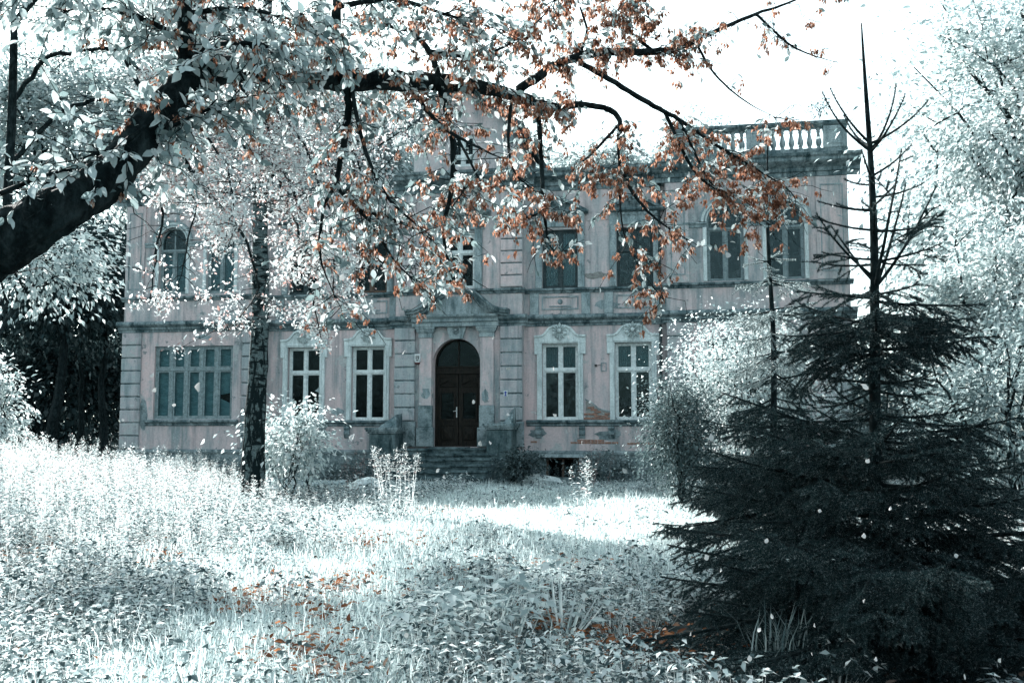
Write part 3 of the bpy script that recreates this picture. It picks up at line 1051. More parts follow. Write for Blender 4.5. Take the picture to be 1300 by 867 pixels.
def balustrade(x0, x1):
    y0, y1 = WY - .30, WY + .15
    yc = (y0 + y1) / 2
    z0, z1 = TOP + .008, 12.66
    b = MB()
    b.box(x0, x1, y0, y1, z0, z0 + .2)
    b.build('balustrade_base', M['dirty'], villa)
    t = MB()
    t.prof([(y0 + .04, z1 - .2), (y0 - .05, z1 - .14), (y0 - .09, z1 - .10), (y0 - .09, z1 - .02), (y0 - .04, z1), (y1 + .04, z1), (y1 + .09, z1 - .02), (y1 + .09, z1 - .1), (y1 - .04, z1 - .2)], x0 - .02, x1 + .02)
    t.build('balustrade_rail', M['dirty'], villa)
    peds = [x0 + .42, (x0 + x1) / 2, x1 - .42]
    for p in peds:
        m = MB()
        m.bev(p - .4, p + .4, y0 - .03, y1, z0 + .2, z1 - .2, .02)
        q = m.build('pedestal', M['stone'], villa)
        e = MB()
        for bx in ((p - .24, p + .24, z0 + .34, z0 + .38), (p - .24, p + .24, z1 - .36, z1 - .32)):
            e.box(bx[0], bx[1], y0 - .055, y0 - .031, bx[2], bx[3])
        for bx in ((p - .24, p - .2), (p + .2, p + .24)):
            e.box(bx[0], bx[1], y0 - .055, y0 - .031, z0 + .38, z1 - .36)
        e.build('panel_moulding', M['stone'], q)
    h0, h1 = z0 + .2, z1 - .2
    hh = h1 - h0
    pr = [(.10, h0), (.10, h0 + .06), (.06, h0 + .09), (.07, h0 + .12), (.115, h0 + hh * .3), (.11, h0 + hh * .42), (.065, h0 + hh * .62), (.05, h0 + hh * .75), (.075, h0 + hh * .82), (.055, h0 + hh * .86), (.09, h1 - .06), (.09, h1)]
    me = None
    for a, c in zip(peds[:-1], peds[1:]):
        n = int((c - a - .8) / .30)
        for k in range(n):
            x = a + .4 + (c - a - .8) * (k + .5) / n
            if me is None:
                mb = MB()
                mb.lathe([(r_, z_ - h0) for r_, z_ in pr], 0, 0, 10)
                o = mb.build('baluster', M['stone'], villa, smooth=True)
                me = o.data
            else:
                o = link(bpy.data.objects.new('baluster', me), villa)
            o.location = (x, yc, h0)
    # end pier of the cornice block below
    for s, x in ((-1, x0), (1, x1)):
        pass


balustrade(LW + .1, -8.0)
balustrade(8.1, RW + .02)


def entrance():
    # pilasters beside the door, caps, keystone
    for x0, x1 in ((-1.47, -.98), (.90, 1.42)):
        m = MB()
        m.bev(x0, x1, CY - .14, CY, 2.55, 5.12, .015)
        m.build('door_pilaster', M['pink'], villa)
        m = MB()
        m.bev(x0 - .03, x1 + .03, CY - .17, CY, 1.72, 2.55, .02)
        m.bev(x0 - .09, x1 + .09, CY - .22, CY, 1.0, 1.72, .025)
        m.build('pilaster_base', M['plinth'], villa)
        m = MB()
        for k, (o, a, b) in enumerate(((.03, 5.12, 5.2), (.02, 5.2, 5.3), (.06, 5.3, 5.36), (.10, 5.36, 5.44), (.14, 5.44, 5.52))):
            m.box(x0 - o, x1 + o, CY - .14 - o, CY, a, b - .001)
        m.build('pilaster_capital', M['stone'], villa)
    k = MB()
    k.prism([(-.27, 5.06), (.22, 5.06), (.36, 5.55), (-.41, 5.55)], CY - .16, CY)
    ks = k.build('keystone', M['stone'], villa)
    e = MB()
    shell(e, -.03, 5.38, CY - .17, .15)
    e.build('shell_ornament', M['stone'], ks)
    # entablature and swept broken pediment
    m = MB()
    m.prof([(CY, 5.525), (CY - .30, 5.525), (CY - .31, 5.66), (CY - .38, 5.70), (CY - .39, 5.80), (CY - .5, 5.88), (CY - .52, 5.955), (CY, 5.97)], -1.72, 1.62)
    m.build('door_entablature', M['stone'], villa)
    left = [(-1.95, 5.98), (-1.6, 6.02), (-1.28, 6.14), (-.98, 6.38), (-.72, 6.62), (-.52, 6.74)]
    right = [(-x + .06, z) for x, z in left][::-1]
    for path in (left, right):
        p = MB()
        p.band(path, 0.0, .10, CY - .46, CY)
        p.band(path, .10, .17, CY - .53, CY)
        p.band(path, -.1, 0.0, CY - .36, CY)
        p.build('swept_pediment', M['dirty'], villa)
    p = MB()
    p.prism([(-1.3, 5.972), (1.36, 5.972), (.8, 6.46), (.5, 6.68), (-.44, 6.68), (-.74, 6.46)], CY - .10, CY)
    p.build('tympanum', M['stone'], villa)
    # the door
    y = CY + .34
    c, r, zs = -.04, .92, 4.16
    f = MB()
    f.box(c - r - .01, c - r + .07, y, y + .12, 1.0, zs)
    f.box(c + r - .07, c + r + .01, y, y + .12, 1.0, zs)
    f.box(c - r + .07, c + r - .07, y - .05, y + .12, 3.76, 4.0)
    f.box(c - r + .07, c + r - .07, y - .08, y + .12, 4.0, 4.05)
    f.band(arc(c, zs, r + .01), 0, .08, y, y + .12)
    f.box(c - .03, c + .03, y + .02, y + .1, 4.05, 5.0)
    d = f.build('door', M['door'], villa, label='dark brown arched double door with carved panels')
    g = MB()
    P = [p for p in arc(c, zs, r - .06) if p[1] > 4.05]
    g.prism([(c + r - .06, 4.052)] + P + [(c - r + .06, 4.052)], y + .055, y + .06)
    g.build('pane', M['glass'], d)
    for s in (-1, 1):
        x0, x1 = sorted((c + s * .012, c + s * (r - .075)))
        l = MB()
        st = .12
        l.box(x0, x0 + st, y + .02, y + .08, 1.01, 3.755)
        l.box(x1 - st, x1, y + .02, y + .08, 1.01, 3.755)
        for a, b in ((1.01, 1.16), (1.80, 1.98), (3.1, 3.24), (3.62, 3.755)):
            l.box(x0 + st, x1 - st, y + .023, y + .08, a, b)
        l.build('door_leaf', M['door'], d)
        q = MB()
        xa, xb = x0 + st, x1 - st
        zc_, xc_ = 1.48, (xa + xb) / 2
        q.add([(xa, y + .06, 1.16), (xb, y + .06, 1.16), (xb, y + .06, 1.80), (xa, y + .06, 1.80),
               (xa + .07, y + .05, 1.24), (xb - .07, y + .05, 1.24), (xb - .07, y + .05, 1.72), (xa + .07, y + .05, 1.72),
               (xa + .1, y + .02, 1.27), (xb - .1, y + .02, 1.27), (xb - .1, y + .02, 1.69), (xa + .1, y + .02, 1.69), (xc_, y - .03, zc_)],
              [(0, 1, 5, 4), (1, 2, 6, 5), (2, 3, 7, 6), (3, 0, 4, 7), (4, 5, 9, 8), (5, 6, 10, 9), (6, 7, 11, 10), (7, 4, 8, 11), (8, 9, 12), (9, 10, 12), (10, 11, 12), (11, 8, 12)])
        q.build('raised_panel', M['door'], d)
        q = MB()
        q.box(xa, xb, y + .05, y + .07, 3.24, 3.62)
        q.band([(xb, 3.38), (xc_, 3.52), (xa, 3.38)], -.03, .02, y - .02, y + .05)
        q.box(xa, xb, y - .01, y + .05, 3.28, 3.33)
        q.build('carved_panel', M['door'], d)
        q = MB()
        fr_ = .05
        q.box(xa, xa + fr_, y - .005, y + .05, 1.98, 3.1)
        q.box(xb - fr_, xb, y - .005, y + .05, 1.98, 3.1)
        q.box(xa + fr_, xb - fr_, y - .002, y + .05, 1.98, 2.05)
        q.box(xa + fr_, xb - fr_, y - .002, y + .05, 3.03, 3.1)
        q.build('pane_frame', M['door'], d)
        q = MB()
        q.box(xa + fr_, xb - fr_, y + .04, y + .046, 2.05, 3.03)
        q.build('pane', M['glass'], d)
    h = MB()
    hx = c - .07
    h.box(hx - .02, hx + .02, y + .008, y + .02, 2.1, 2.5)
    h.tube([(hx, y + .01, 2.36), (hx, y - .05, 2.36), (hx - .03, y - .055, 2.355), (hx - .12, y - .05, 2.33)], .012, 6)
    h.build('handle', M['brass'], d)


entrance()


def brick_patches():
    # plaster fallen away between the two right windows: bricks in the wedge
    poly = [(4.80, GB + .01), (5.98, GB + .01), (5.72, 2.28), (5.3, 2.38), (5.05, 2.60), (4.84, 2.72)]
    m = MB()
    m.prism(poly, -.012, 0)
    m.build('mortar_bed', M['mortar'], villa)
    def inside(x, z):
        r_ = False
        n = len(poly)
        for i in range(n):
            (xa, za), (xb, zb) = poly[i], poly[(i + 1) % n]
            if (za > z) != (zb > z) and x < (xb - xa) * (z - za) / (zb - za) + xa:
                r_ = not r_
        return r_
    for k in range(9):
        z = GB + .02 + k * .08
        x = 4.76 + (k % 2) * .13
        while x < 6.0:
            if inside(x + .06, z + .035) and inside(x + .2, z + .035) and random.random() < .86:
                b = MB()
                b.bev(x, x + .245, -.012 - random.uniform(.012, .028), -.01, z, z + .068, .008)
                b.build('brick', M['brick'], villa)
            x += .257
    for x, z, n in ((4.25, 1.12, 7), (6.35, 1.10, 4), (2.75, 1.15, 1), (4.5, 1.2, 4)):
        for q in range(n):
            b = MB()
            b.bev(x + q * .255, x + q * .255 + .24, -random.uniform(.012, .024), .01, z, z + .07, .01)
            b.build('brick', M['brick'], villa)
    # lips of broken plaster
    for pts in ([(6.0, 2.0), (5.74, 2.3), (5.3, 2.41), (5.06, 2.63), (4.8, 2.76)],):
        e = MB()
        e.band(pts, -.03, .015, -.028, 0)
        e.build('plaster_edge', M['stone'], villa)
    rr = random.Random(3)
    for cx, cz, w, h, y, mt in ((5.3, 7.4, .9, .26, 0, 'mortar'), (-12.9, 2.2, .35, 1.1, WY, 'plinth'), (3.0, 1.5, .6, .35, 0, 'plinth'), (5.6, 1.45, .9, .4, 0, 'plinth'), (-4.9, 2.35, .5, .3, 0, 'stone'), (1.1, 2.9, .28, .5, CY - .14, 'stone'), (-1.2, 3.0, .3, .5, CY - .14, 'stone'), (-10.4, 5.3, .6, .2, WY, 'stone'), (5.6, 6.3, .9, .3, 0, 'stone'), (-5.6, 3.2, .35, .3, 0, 'stone')):
        n = 13
        pts = [(cx + w / 2 * (1 + .35 * rr.uniform(-1, 1)) * math.cos(2 * math.pi * i / n), cz + h / 2 * (1 + .35 * rr.uniform(-1, 1)) * math.sin(2 * math.pi * i / n)) for i in range(n)]
        e = MB()
        e.prism(pts, y - .006, y + .002)
        e.build('plaster_patch', M[mt], villa)


brick_patches()
m = MB()
m.tube([(7.62, -.1, 5.95), (7.62, -.1, 9.4), (7.62, -.1, 10.7), (7.62, -.42, 11.0)], .05, 8)
for z in (6.6, 8.2, 9.8):
    m.tube([(7.62, -.1, z), (7.62, -.1, z + .08)], .07, 8)
m.build('downpipe', M['darkpaint'], villa)
m = MB()
m.tube([(7.62, -.1, -.3), (7.62, -.1, 3.0), (7.62, -.1, 5.5)], .05, 8)
m.build('downpipe', M['darkpaint'], villa)


def basement_window():
    y = .08
    cx, w, zb, zt = 3.95, 1.25, -.12, .62
    f = MB()
    f.box(cx - w / 2, cx - w / 2 + .08, y, y + .08, zb, zt)
    f.box(cx + w / 2 - .08, cx + w / 2, y, y + .08, zb, zt)
    f.box(cx - w / 2 + .08, cx + w / 2 - .08, y + .003, y + .08, zt - .08, zt)
    f.box(cx - .04, cx + .04, y + .006, y + .08, zb, zt - .08)
    root = f.build('window', M['brownpaint'], villa, label='low cellar window with brown frame below the ledge')
    for a, b in ((cx - w / 2 + .08, cx - .04), (cx + .04, cx + w / 2 - .08)):
        p = MB()
        p.box(a, b, y + .04, y + .046, zb, zt - .08)
        p.build('pane', M['glass'], root)
    l = MB()
    l.box(cx - .85, cx + .9, -.34, -.062, .62, .74, .03)
    l.build('cellar_hood', M['stone'], villa)


basement_window()

# thin overhead wire along the upper wing is out; small fittings on the wall
def alarm_box():
    o = empty('alarm_box', vw(-1.52, CY - .13, 4.33), -YAW, label='small white alarm box with dark shield mark left of the door', cat='alarm box')
    m = MB()
    m.bev(-.115, .115, -.09, .13, -.11, .17, .025)
    m.prism([(-.115, -.11), (-.06, -.15), (.06, -.15), (.115, -.11)], -.085, .13)
    m.build('housing', M['plastic'], o)
    s = MB()
    s.prism([(0, -.085), (.05, -.045), (.065, .02), (.065, .10), (-.065, .10), (-.065, .02), (-.05, -.045)], -.096, -.088)
    s.build('shield_mark', M['blackplastic'], o)
    s = MB()
    s.box(-.05, .05, -.101, -.095, .045, .06)
    s.prism([(0, -.05), (.03, -.02), (.036, .012), (-.036, .012), (-.03, -.02)], -.101, -.095)
    s.build('shield_band', M['plastic'], o)
    s = MB()
    s.bev(-.09, .09, -.07, .13, -.20, -.151, .02)
    s.build('lamp', M['redplastic'], o)


alarm_box()


def plaque():
    o = empty('wall_plaque', vw(1.88, CY - .138, 2.98), -YAW, label='small white and blue enamel plaque on the quoin right of the door', cat='plaque')
    m = MB()
    m.bev(-.075, .075, -.012, .02, -.11, .11, .006)
    m.build('plate', M['plastic'], o)
    e = MB()
    e.tube([(0, -.012, .045), (0, -.018, .045)], .045, 10)
    e.prism([(-.05, -.09), (.05, -.09), (.012, -.02), (.05, .0), (-.05, .0), (-.012, -.02)], -.018, -.012)
    e.build('emblem', M['blue'], o)


plaque()


def junction():
    o = empty('junction_box', vw(5.45, -.0, 4.0), -YAW, label='small dark electric fitting left on the wall between the right windows', cat='fitting')
    m = MB()
    m.bev(-.28, -.20, -.05, .02, -.02, .06, .01)
    m.tube([(-.2, -.02, .02), (-.1, -.02, .04), (.0, -.02, .0)], .008, 5)
    m.build('switch', M['blackplastic'], o)
    m = MB()
    for a in ((-.05, .16, .10, .13), (-.05, .16, -.2, -.17), (-.05, -.02, -.17, .10), (.13, .16, -.17, .10)):
        m.box(a[0], a[1], -.03, .02, a[2], a[3])
    m.build('bracket_frame', M['stone'], o)


junction()


# ------------------------------------------------------------------ entrance steps
def steps():
    st = empty('entrance_steps', vw(-.2, CY, -.4), -YAW, label='crumbling wide stone steps leading up to the arched door', cat='steps')
    n = 7
    zt = .97
    rise = 1.33 / n
    y = -.16
    for k in range(n):
        x0, x1 = (-2.9, 2.1) if k == 0 else (-2.75 + .09 * k, 2.05 - .04 * k)
        d = .8 if k == 0 else .36
        m = MB()
        z1 = zt - k * rise + .4
        cuts = [x0, x0 + (x1 - x0) * random.uniform(.3, .45), x0 + (x1 - x0) * random.uniform(.6, .75), x1]
        for a, b in zip(cuts[:-1], cuts[1:]):
            s = MB()
            nx_ = 7
            vs = []
            jit = lambda q: random.uniform(-q, q)
            dz = jit(.035)
            for i in range(nx_ + 1):
                x = a + .008 + (b - a - .016) * i / nx_
                ch = .05 if random.random() < .2 else 0
                yf = y - d + jit(.025) + ch
                vs += [(x, y + .1, z1 - rise - .25), (x, yf + .07, z1 - rise - .25), (x, yf + .06, z1 - .085 + dz), (x, yf, z1 - .075 + dz), (x, yf + .012, z1 + dz + jit(.012) - ch * .4), (x, y + .1, z1 + dz)]
            fs = []
            for i in range(nx_):
                for q in range(6):
                    p, r_ = i * 6 + q, i * 6 + (q + 1) % 6
                    fs.append((p, r_, r_ + 6, p + 6))
            fs += [(5, 4, 3, 2, 1, 0), tuple(nx_ * 6 + q for q in range(6))]
            s.add(vs, fs)
            s.build('step_stone', M['step'], st)
        y -= d
    for x, w, lab in ((2.05, .46, 'grey stone pedestal with moulded cap'), (-2.35, .5, 'dark broken pedestal')):
        h = MB()
        h.bev(x - w, x + w, -1.25, -.2, -.1, 2.05 if x > 0 else 1.9, .03)
        p = h.build('pedestal', M['pedestal'], st, label=lab)
        c = MB()
        z = 2.05 if x > 0 else 1.9
        for o, a, b in ((.05, z, z + .07), (.10, z + .07, z + .13), (.13, z + .13, z + .22)):
            c.box(x - w - o, x + w + o, -1.25 - o, -.2 + .03, a, b - .001)
        if x > 0:
            c.add([(x + .1, -1.0, z + .22), (x + w, -1.0, z + .22), (x + w, -.3, z + .22), (x + .1, -.3, z + .22), (x + w - .05, -.6, z + .75), (x + w, -.4, z + .8)], [(0, 1, 4), (1, 2, 5, 4), (2, 3, 5), (3, 0, 4, 5)])
        else:
            c.add([(x - .2, -1.1, z + .22), (x + w, -1.1, z + .22), (x + w, -.3, z + .22), (x - .2, -.3, z + .22), (x + w - .1, -.8, z + .7), (x + w, -.35, z + .75)], [(0, 1, 4), (1, 2, 5, 4), (2, 3, 5), (3, 0, 4, 5)])
        c.build('pedestal_cap', M['dirty'], p)


steps()


# ------------------------------------------------------------------ loose stones
def lump(name, label, cat, pos, size, mat, seed, rz=0, tilt=(0, 0), flat=False):
    rr = np.random.default_rng(seed)
    bpy_me = bpy.data.meshes.new(name)
    import bmesh
    bm = bmesh.new()
    if flat:
        bmesh.ops.create_cube(bm, size=2)
        bmesh.ops.subdivide_edges(bm, edges=bm.edges[:], cuts=4, use_grid_fill=True)
    else:
        bmesh.ops.create_icosphere(bm, subdivisions=3, radius=1)
    for v in bm.verts:
        k = 1 + .06 * rr.normal() + (.14 * math.sin(v.co.x * 3.1 + seed) * math.cos(v.co.y * 2.7 + seed))
        v.co *= k if not flat else (1 + .03 * rr.normal())
        v.co.x *= size[0]
        v.co.y *= size[1]
        v.co.z *= size[2]
    bm.to_mesh(bpy_me)
    bm.free()
    bpy_me.materials.append(mat)
    o = bpy.data.objects.new(name, bpy_me)
    o.location = pos
    o.rotation_euler = (tilt[0], tilt[1], rz)
    return link(o, None, label, cat)


def rubble():
    r = random.Random(33)
    for k, (u, w) in enumerate(((-3.2, -2.2), (-2.9, -3.1), (-3.6, -2.8), (-2.5, -3.5), (2.5, -2.6), (2.2, -3.3), (-4.1, -2.0))):
        p = vw(u, w, 0)
        o = lump('rubble_stone', 'dark rubble stone fallen at the side of the steps', 'stone', (p[0], p[1], float(gz(p[0], p[1])) + .1), (r.uniform(.14, .3), r.uniform(.12, .2), r.uniform(.1, .16)), M['step'], 40 + k, r.uniform(0, 3), (r.uniform(-.3, .3), r.uniform(-.3, .3)), True)
        o['group'] = 'rubble stones beside the steps'


rubble()


def on_ground(px, py, depth, h=0.0):
    p = at(px, py, depth)
    return (p[0], p[1], float(gz(p[0], p[1])) + h)


lump('stone_slab', 'pale broken stone slab leaning below the cellar window', 'stone', on_ground(688, 604, 33.5, .22), (.62, .16, .22), M['rock'], 5, .2, (.5, .16), True)
lump('boulder', 'white rounded boulder among the weeds left of the steps', 'boulder', on_ground(462, 625, 27, .3), (.45, .33, .34), M['rock'], 9)
lump('concrete_slab', 'grey flat slab lying behind the birch trunk', 'slab', on_ground(385, 620, 28, .25), (1.1, .6, .12), M['plinth'], 12, .1, (.18, .03), True)
lump('rubble_stone', 'small dark block fallen beside the left pedestal', 'stone', tuple(vw(-3.3, -1.4, .25)), (.4, .3, .3), M['step'], 15, .6, (.2, .2), True)


# ------------------------------------------------------------------ leafy trees and shrubs
def bent(p0, p1, n, wob, rng, sag=0.0):
    p0, p1 = np.array(p0, float), np.array(p1, float)
    L = np.linalg.norm(p1 - p0)
    t = np.linspace(0, 1, n)[:, None]
    P = p0 + (p1 - p0) * t
    w = np.cumsum(rng.normal(size=(n, 3)), 0) * wob * L / n
    w -= w[-1] * t
    P = P + w * np.sin(np.pi * t) ** .5
    P[:, 2] -= sag * L * np.sin(np.pi * t[:, 0])
    return P


def leafy_tree(name, label, cat, x, y, H, cz, rad, n_leaves, leaf, lm, bm_, seed, tr=.2, lean=(0, 0), limbs=12, spread=.55, group=None, stems=1, zlow=None, sides=7, trunk_lean=1.0):
    """trunk with limbs, crown of leaves in clumps. cz: height of the crown's centre; rad: (rx, ry, rz)"""
    rng = np.random.default_rng(seed)
    z0 = float(gz(x, y)) - .15
    root = empty(name, (x, y, z0), 0, label=label, cat=cat, group=group)
    tm = MB()
    C = np.array([lean[0], lean[1], cz])
    rad = np.array(rad, float)
    clumps = []
    for s in range(stems):
        b0 = np.array([0, 0, 0.0]) if stems == 1 else np.array([rng.normal() * .25, rng.normal() * .25, 0])
        topp = C + np.array([rng.normal() * rad[0] * (.1 if stems == 1 else .5), rng.normal() * rad[1] * (.1 if stems == 1 else .5), rad[2] * .7])
        topp[0] -= lean[0] * (1 - trunk_lean)
        tp = bent(b0, topp, 12, .25, rng)
        rr = tr * np.linspace(1, .18, 12) ** 1.1
        rr[0] *= 1.5
        rr[1] *= 1.1
        tm.tube(tp, rr, sides)
        zfrac = max(.12, (cz - rad[2] * .9) / max(topp[2], .1))
        for k in range(limbs // stems):
            t = zfrac + (1 - zfrac) * (k + rng.random()) / (limbs // stems) * .9
            i = min(int(t * 11), 10)
            p0 = tp[i] + (tp[i + 1] - tp[i]) * (t * 11 - i)
            d = rand_dirs(1, rng)[0]
            d[2] = abs(d[2]) * .8 - .1
            tip = C + unit(d) * rad * rng.uniform(.55, .95)
            if zlow is not None:
                tip[2] = max(tip[2], zlow)
            br = bent(p0, tip, 7, .35, rng, -.05)
            r0 = max(rr[i] * .55, .012)
            tm.tube(br, r0 * np.linspace(1, .2, 7), 5, False)
            clumps += [(br[j], .8) for j in (3, 4, 5)] + [(br[6], 1.0)]
            for q in range(4):
                j = rng.integers(2, 6)
                e = br[j] + unit(rng.normal(size=3) + np.array([0, 0, .2])) * rad * rng.uniform(.25, .5)
                sb = bent(br[j], e, 5, .4, rng)
                tm.tube(sb, r0 * .4 * np.linspace(1, .25, 5), 4, False)
                clumps += [(sb[2], .7), (sb[4], 1.0), (sb[3], .8)]
    tm.build('trunk', bm_, root)
    cc = np.array([c for c, w in clumps])
    # cull clumps far outside of the crown
    keep = (((cc - C) / (rad * 1.12)) ** 2).sum(1) < 1
    cc = cc[keep] if keep.sum() > 5 else cc
    if zlow is not None:
        cc = cc[cc[:, 2] > zlow - .2]
    extra = C + unit(rng.normal(size=(len(cc) // 2, 3))) * rad * rng.uniform(.45, 1.0, (len(cc) // 2, 1))
    if zlow is not None:
        extra = extra[extra[:, 2] > zlow]
    cc = np.concatenate([cc, extra])
    idx = rng.integers(0, len(cc), n_leaves)
    sg = rad.mean() * spread * .22 * rng.uniform(.5, 1.4, len(cc))
    off = rng.normal(size=(n_leaves, 3)) * sg[idx][:, None] * np.array([1.25, 1.25, .7])
    P = cc[idx] + off
    ax = unit(P - C) + np.array([0, 0, -.2])
    V, F = leaf_cloud(P, leaf, rng, axis=ax, droop=.5)
    np_obj('crown', V, F, lm, root)
    return root


def px_tree(px, depth):
    return (px - 650) / FPX * depth


def T(name, label, cat, px, depth, **k):
    return leafy_tree(name, label, cat, px_tree(px, depth), depth, **k)


# wood beyond the left lawn: dark trunks, pale tops
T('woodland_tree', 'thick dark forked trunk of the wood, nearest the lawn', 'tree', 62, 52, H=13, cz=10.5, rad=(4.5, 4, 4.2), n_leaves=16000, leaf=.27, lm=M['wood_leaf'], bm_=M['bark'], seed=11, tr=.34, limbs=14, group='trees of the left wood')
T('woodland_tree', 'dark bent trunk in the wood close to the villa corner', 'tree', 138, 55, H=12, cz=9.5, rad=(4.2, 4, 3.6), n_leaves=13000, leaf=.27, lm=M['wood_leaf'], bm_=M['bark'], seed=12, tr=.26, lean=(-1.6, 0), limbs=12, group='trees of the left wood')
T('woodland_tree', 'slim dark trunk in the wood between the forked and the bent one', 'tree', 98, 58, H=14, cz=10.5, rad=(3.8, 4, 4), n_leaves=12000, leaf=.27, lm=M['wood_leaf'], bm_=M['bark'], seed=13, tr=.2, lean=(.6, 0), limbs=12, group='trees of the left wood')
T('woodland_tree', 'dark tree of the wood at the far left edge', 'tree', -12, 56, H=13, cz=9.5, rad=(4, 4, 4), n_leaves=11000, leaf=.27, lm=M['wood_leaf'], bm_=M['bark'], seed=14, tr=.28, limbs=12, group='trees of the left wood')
T('tall_pale_tree', 'tall pale tree rising over the left wood', 'tree', 40, 66, H=32, cz=21, rad=(8.5, 5, 10.5), n_leaves=30000, leaf=.34, lm=M['pale'], bm_=M['barkgrey'], seed=15, tr=.4, limbs=30, group='pale trees behind the villa')
T('tall_pale_tree', 'tall pale tree behind the left wing roof', 'tree', 225, 70, H=33, cz=22, rad=(7.5, 5, 10.5), n_leaves=28000, leaf=.34, lm=M['pale'], bm_=M['barkgrey'], seed=16, tr=.4, limbs=28, group='pale trees behind the villa')
T('tall_pale_tree', 'pale tree behind the roof left of the attic gable', 'tree', 425, 68, H=30, cz=20.5, rad=(7.5, 5, 8), n_leaves=34000, leaf=.33, lm=M['pale'], bm_=M['barkgrey'], seed=17, tr=.4, limbs=26, group='pale trees behind the villa')
T('tall_pale_tree', 'pale tree peeping out behind the attic gable', 'tree', 640, 72, H=25, cz=19, rad=(6, 4, 5.5), n_leaves=15000, leaf=.34, lm=M['pale'], bm_=M['barkgrey'], seed=26, tr=.4, limbs=20, group='pale trees behind the villa')
T('tall_pale_tree', 'pale tree behind the roof right of the attic gable', 'tree', 888, 66, H=25, cz=18.6, rad=(3.6, 3.5, 5.2), n_leaves=12000, leaf=.26, lm=M['pale'], bm_=M['barkgrey'], seed=18, tr=.35, limbs=16, group='pale trees behind the villa')
T('tall_pale_tree', 'lower pale tree whose top shows over the roof beside the right wing', 'tree', 770, 64, H=22, cz=17.2, rad=(5, 4, 4.6), n_leaves=15000, leaf=.28, lm=M['pale'], bm_=M['barkgrey'], seed=27, tr=.35, limbs=18, group='pale trees behind the villa')
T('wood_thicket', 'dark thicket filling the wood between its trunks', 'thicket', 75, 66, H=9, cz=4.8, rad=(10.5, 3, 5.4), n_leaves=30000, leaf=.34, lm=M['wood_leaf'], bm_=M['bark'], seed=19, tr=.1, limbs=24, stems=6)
T('pale_shrub', 'bright white shrub at the left edge before the wood', 'shrub', -12, 30, H=4, cz=2.4, rad=(1.15, 1.3, 1.9), n_leaves=5200, leaf=.13, lm=M['pale'], bm_=M['barkgrey'], seed=20, tr=.05, limbs=14, stems=4)
T('young_tree', 'bright low boughs of a near tree hanging before the dark wood', 'tree', -95, 14, H=6, cz=4.1, rad=(1.5, 1.0, .85), n_leaves=4000, leaf=.08, lm=M['pale'], bm_=M['bark'], seed=21, tr=.09, limbs=16, lean=(1.45, 0), zlow=3.1, spread=.7)

T('shade_tree', 'unseen tree added outside the left edge, its high crown shading the lawn', 'tree', -75, 26, H=18, cz=14.9, rad=(5.4, 3.2, 2.7), n_leaves=9500, leaf=.17, lm=M['pale'], bm_=M['bark'], seed=23, tr=.15, limbs=18, lean=(4.9, 0), zlow=12.4, spread=.4, trunk_lean=.05)  # added out of view so that its crown shades the foreground lawn


def far_wood(x0, x1, y0, y1, h, n, seed, mat, leaf):
    r = np.random.default_rng(seed)
    X = r.uniform(x0, x1, n)
    Y = r.uniform(y0, y1, n)
    top = h * (.75 + .25 * np.sin(X * .35 + seed) * np.cos(Y * .4))
    P = np.stack([X, Y, gz(X, Y) + top * r.random(n)], 1)
    V, F = leaf_cloud(P, leaf, r, droop=.3)
    np_obj('far_wood', V, F, mat, kind='stuff')


far_wood(-75, -14, 78, 90, 15, 24000, 24, M['wood_leaf'], .65)
far_wood(14, 80, 76, 90, 12, 12000, 25, M['paledark'], .65)
# trees and bushes on the right
T('right_tree', 'broad white tree towering at the right edge', 'tree', 1330, 30, H=17, cz=10.8, rad=(5.0, 4, 6.2), n_leaves=40000, leaf=.17, lm=M['pale'], bm_=M['bark'], seed=31, tr=.3, limbs=26, group='white trees on the right')
T('right_tree', 'white tree behind the dark spruce, lower boughs hanging', 'tree', 1265, 24, H=8, cz=5.0, rad=(2.6, 2.4, 2.6), n_leaves=18000, leaf=.12, lm=M['pale'], bm_=M['bark'], seed=32, tr=.14, limbs=16, lean=(.3, 0), group='white trees on the right')
T('right_tree', 'far white tree past the villa corner', 'tree', 1215, 52, H=19, cz=11.5, rad=(4.2, 4, 8.0), n_leaves=17000, leaf=.26, lm=M['pale'], bm_=M['bark'], seed=33, tr=.3, limbs=18, group='white trees on the right')
T('thicket_bush', 'grey bush between the spruces and the villa corner', 'bush', 1160, 27, H=4, cz=2.3, rad=(2.2, 1.5, 2.2), n_leaves=13000, leaf=.11, lm=M['paledark'], bm_=M['bark'], seed=34, tr=.07, limbs=16, stems=4)
T('thicket_bush', 'grey bush with bare stems at the right edge', 'bush', 1275, 17, H=4, cz=2.0, rad=(1.5, 1.2, 1.9), n_leaves=7500, leaf=.09, lm=M['paledark'], bm_=M['bark'], seed=35, tr=.06, limbs=15, stems=5)
T('pale_lilac', 'large rounded white bush covering the right wing', 'bush', 950, 23.5, H=5, cz=2.6, rad=(2.0, 1.5, 2.3), n_leaves=24000, leaf=.075, lm=M['pale'], bm_=M['bark'], seed=36, tr=.06, limbs=30, stems=5, spread=.9)
T('dark_bush', 'dark grey bush hiding the corner of the rightmost window', 'bush', 866, 22.3, H=4, cz=1.6, rad=(.85, .8, 1.85), n_leaves=15000, leaf=.065, lm=M['shrubdark'], bm_=M['bark'], seed=37, tr=.05, limbs=20, stems=5, spread=.8)
T('sapling', 'bright white sapling beside the birch trunk', 'sapling', 370, 25.5, H=3, cz=1.6, rad=(1.05, .9, 1.35), n_leaves=3000, leaf=.12, lm=M['pale'], bm_=M['barkgrey'], seed=38, tr=.03, limbs=21, stems=4, spread=1.1)
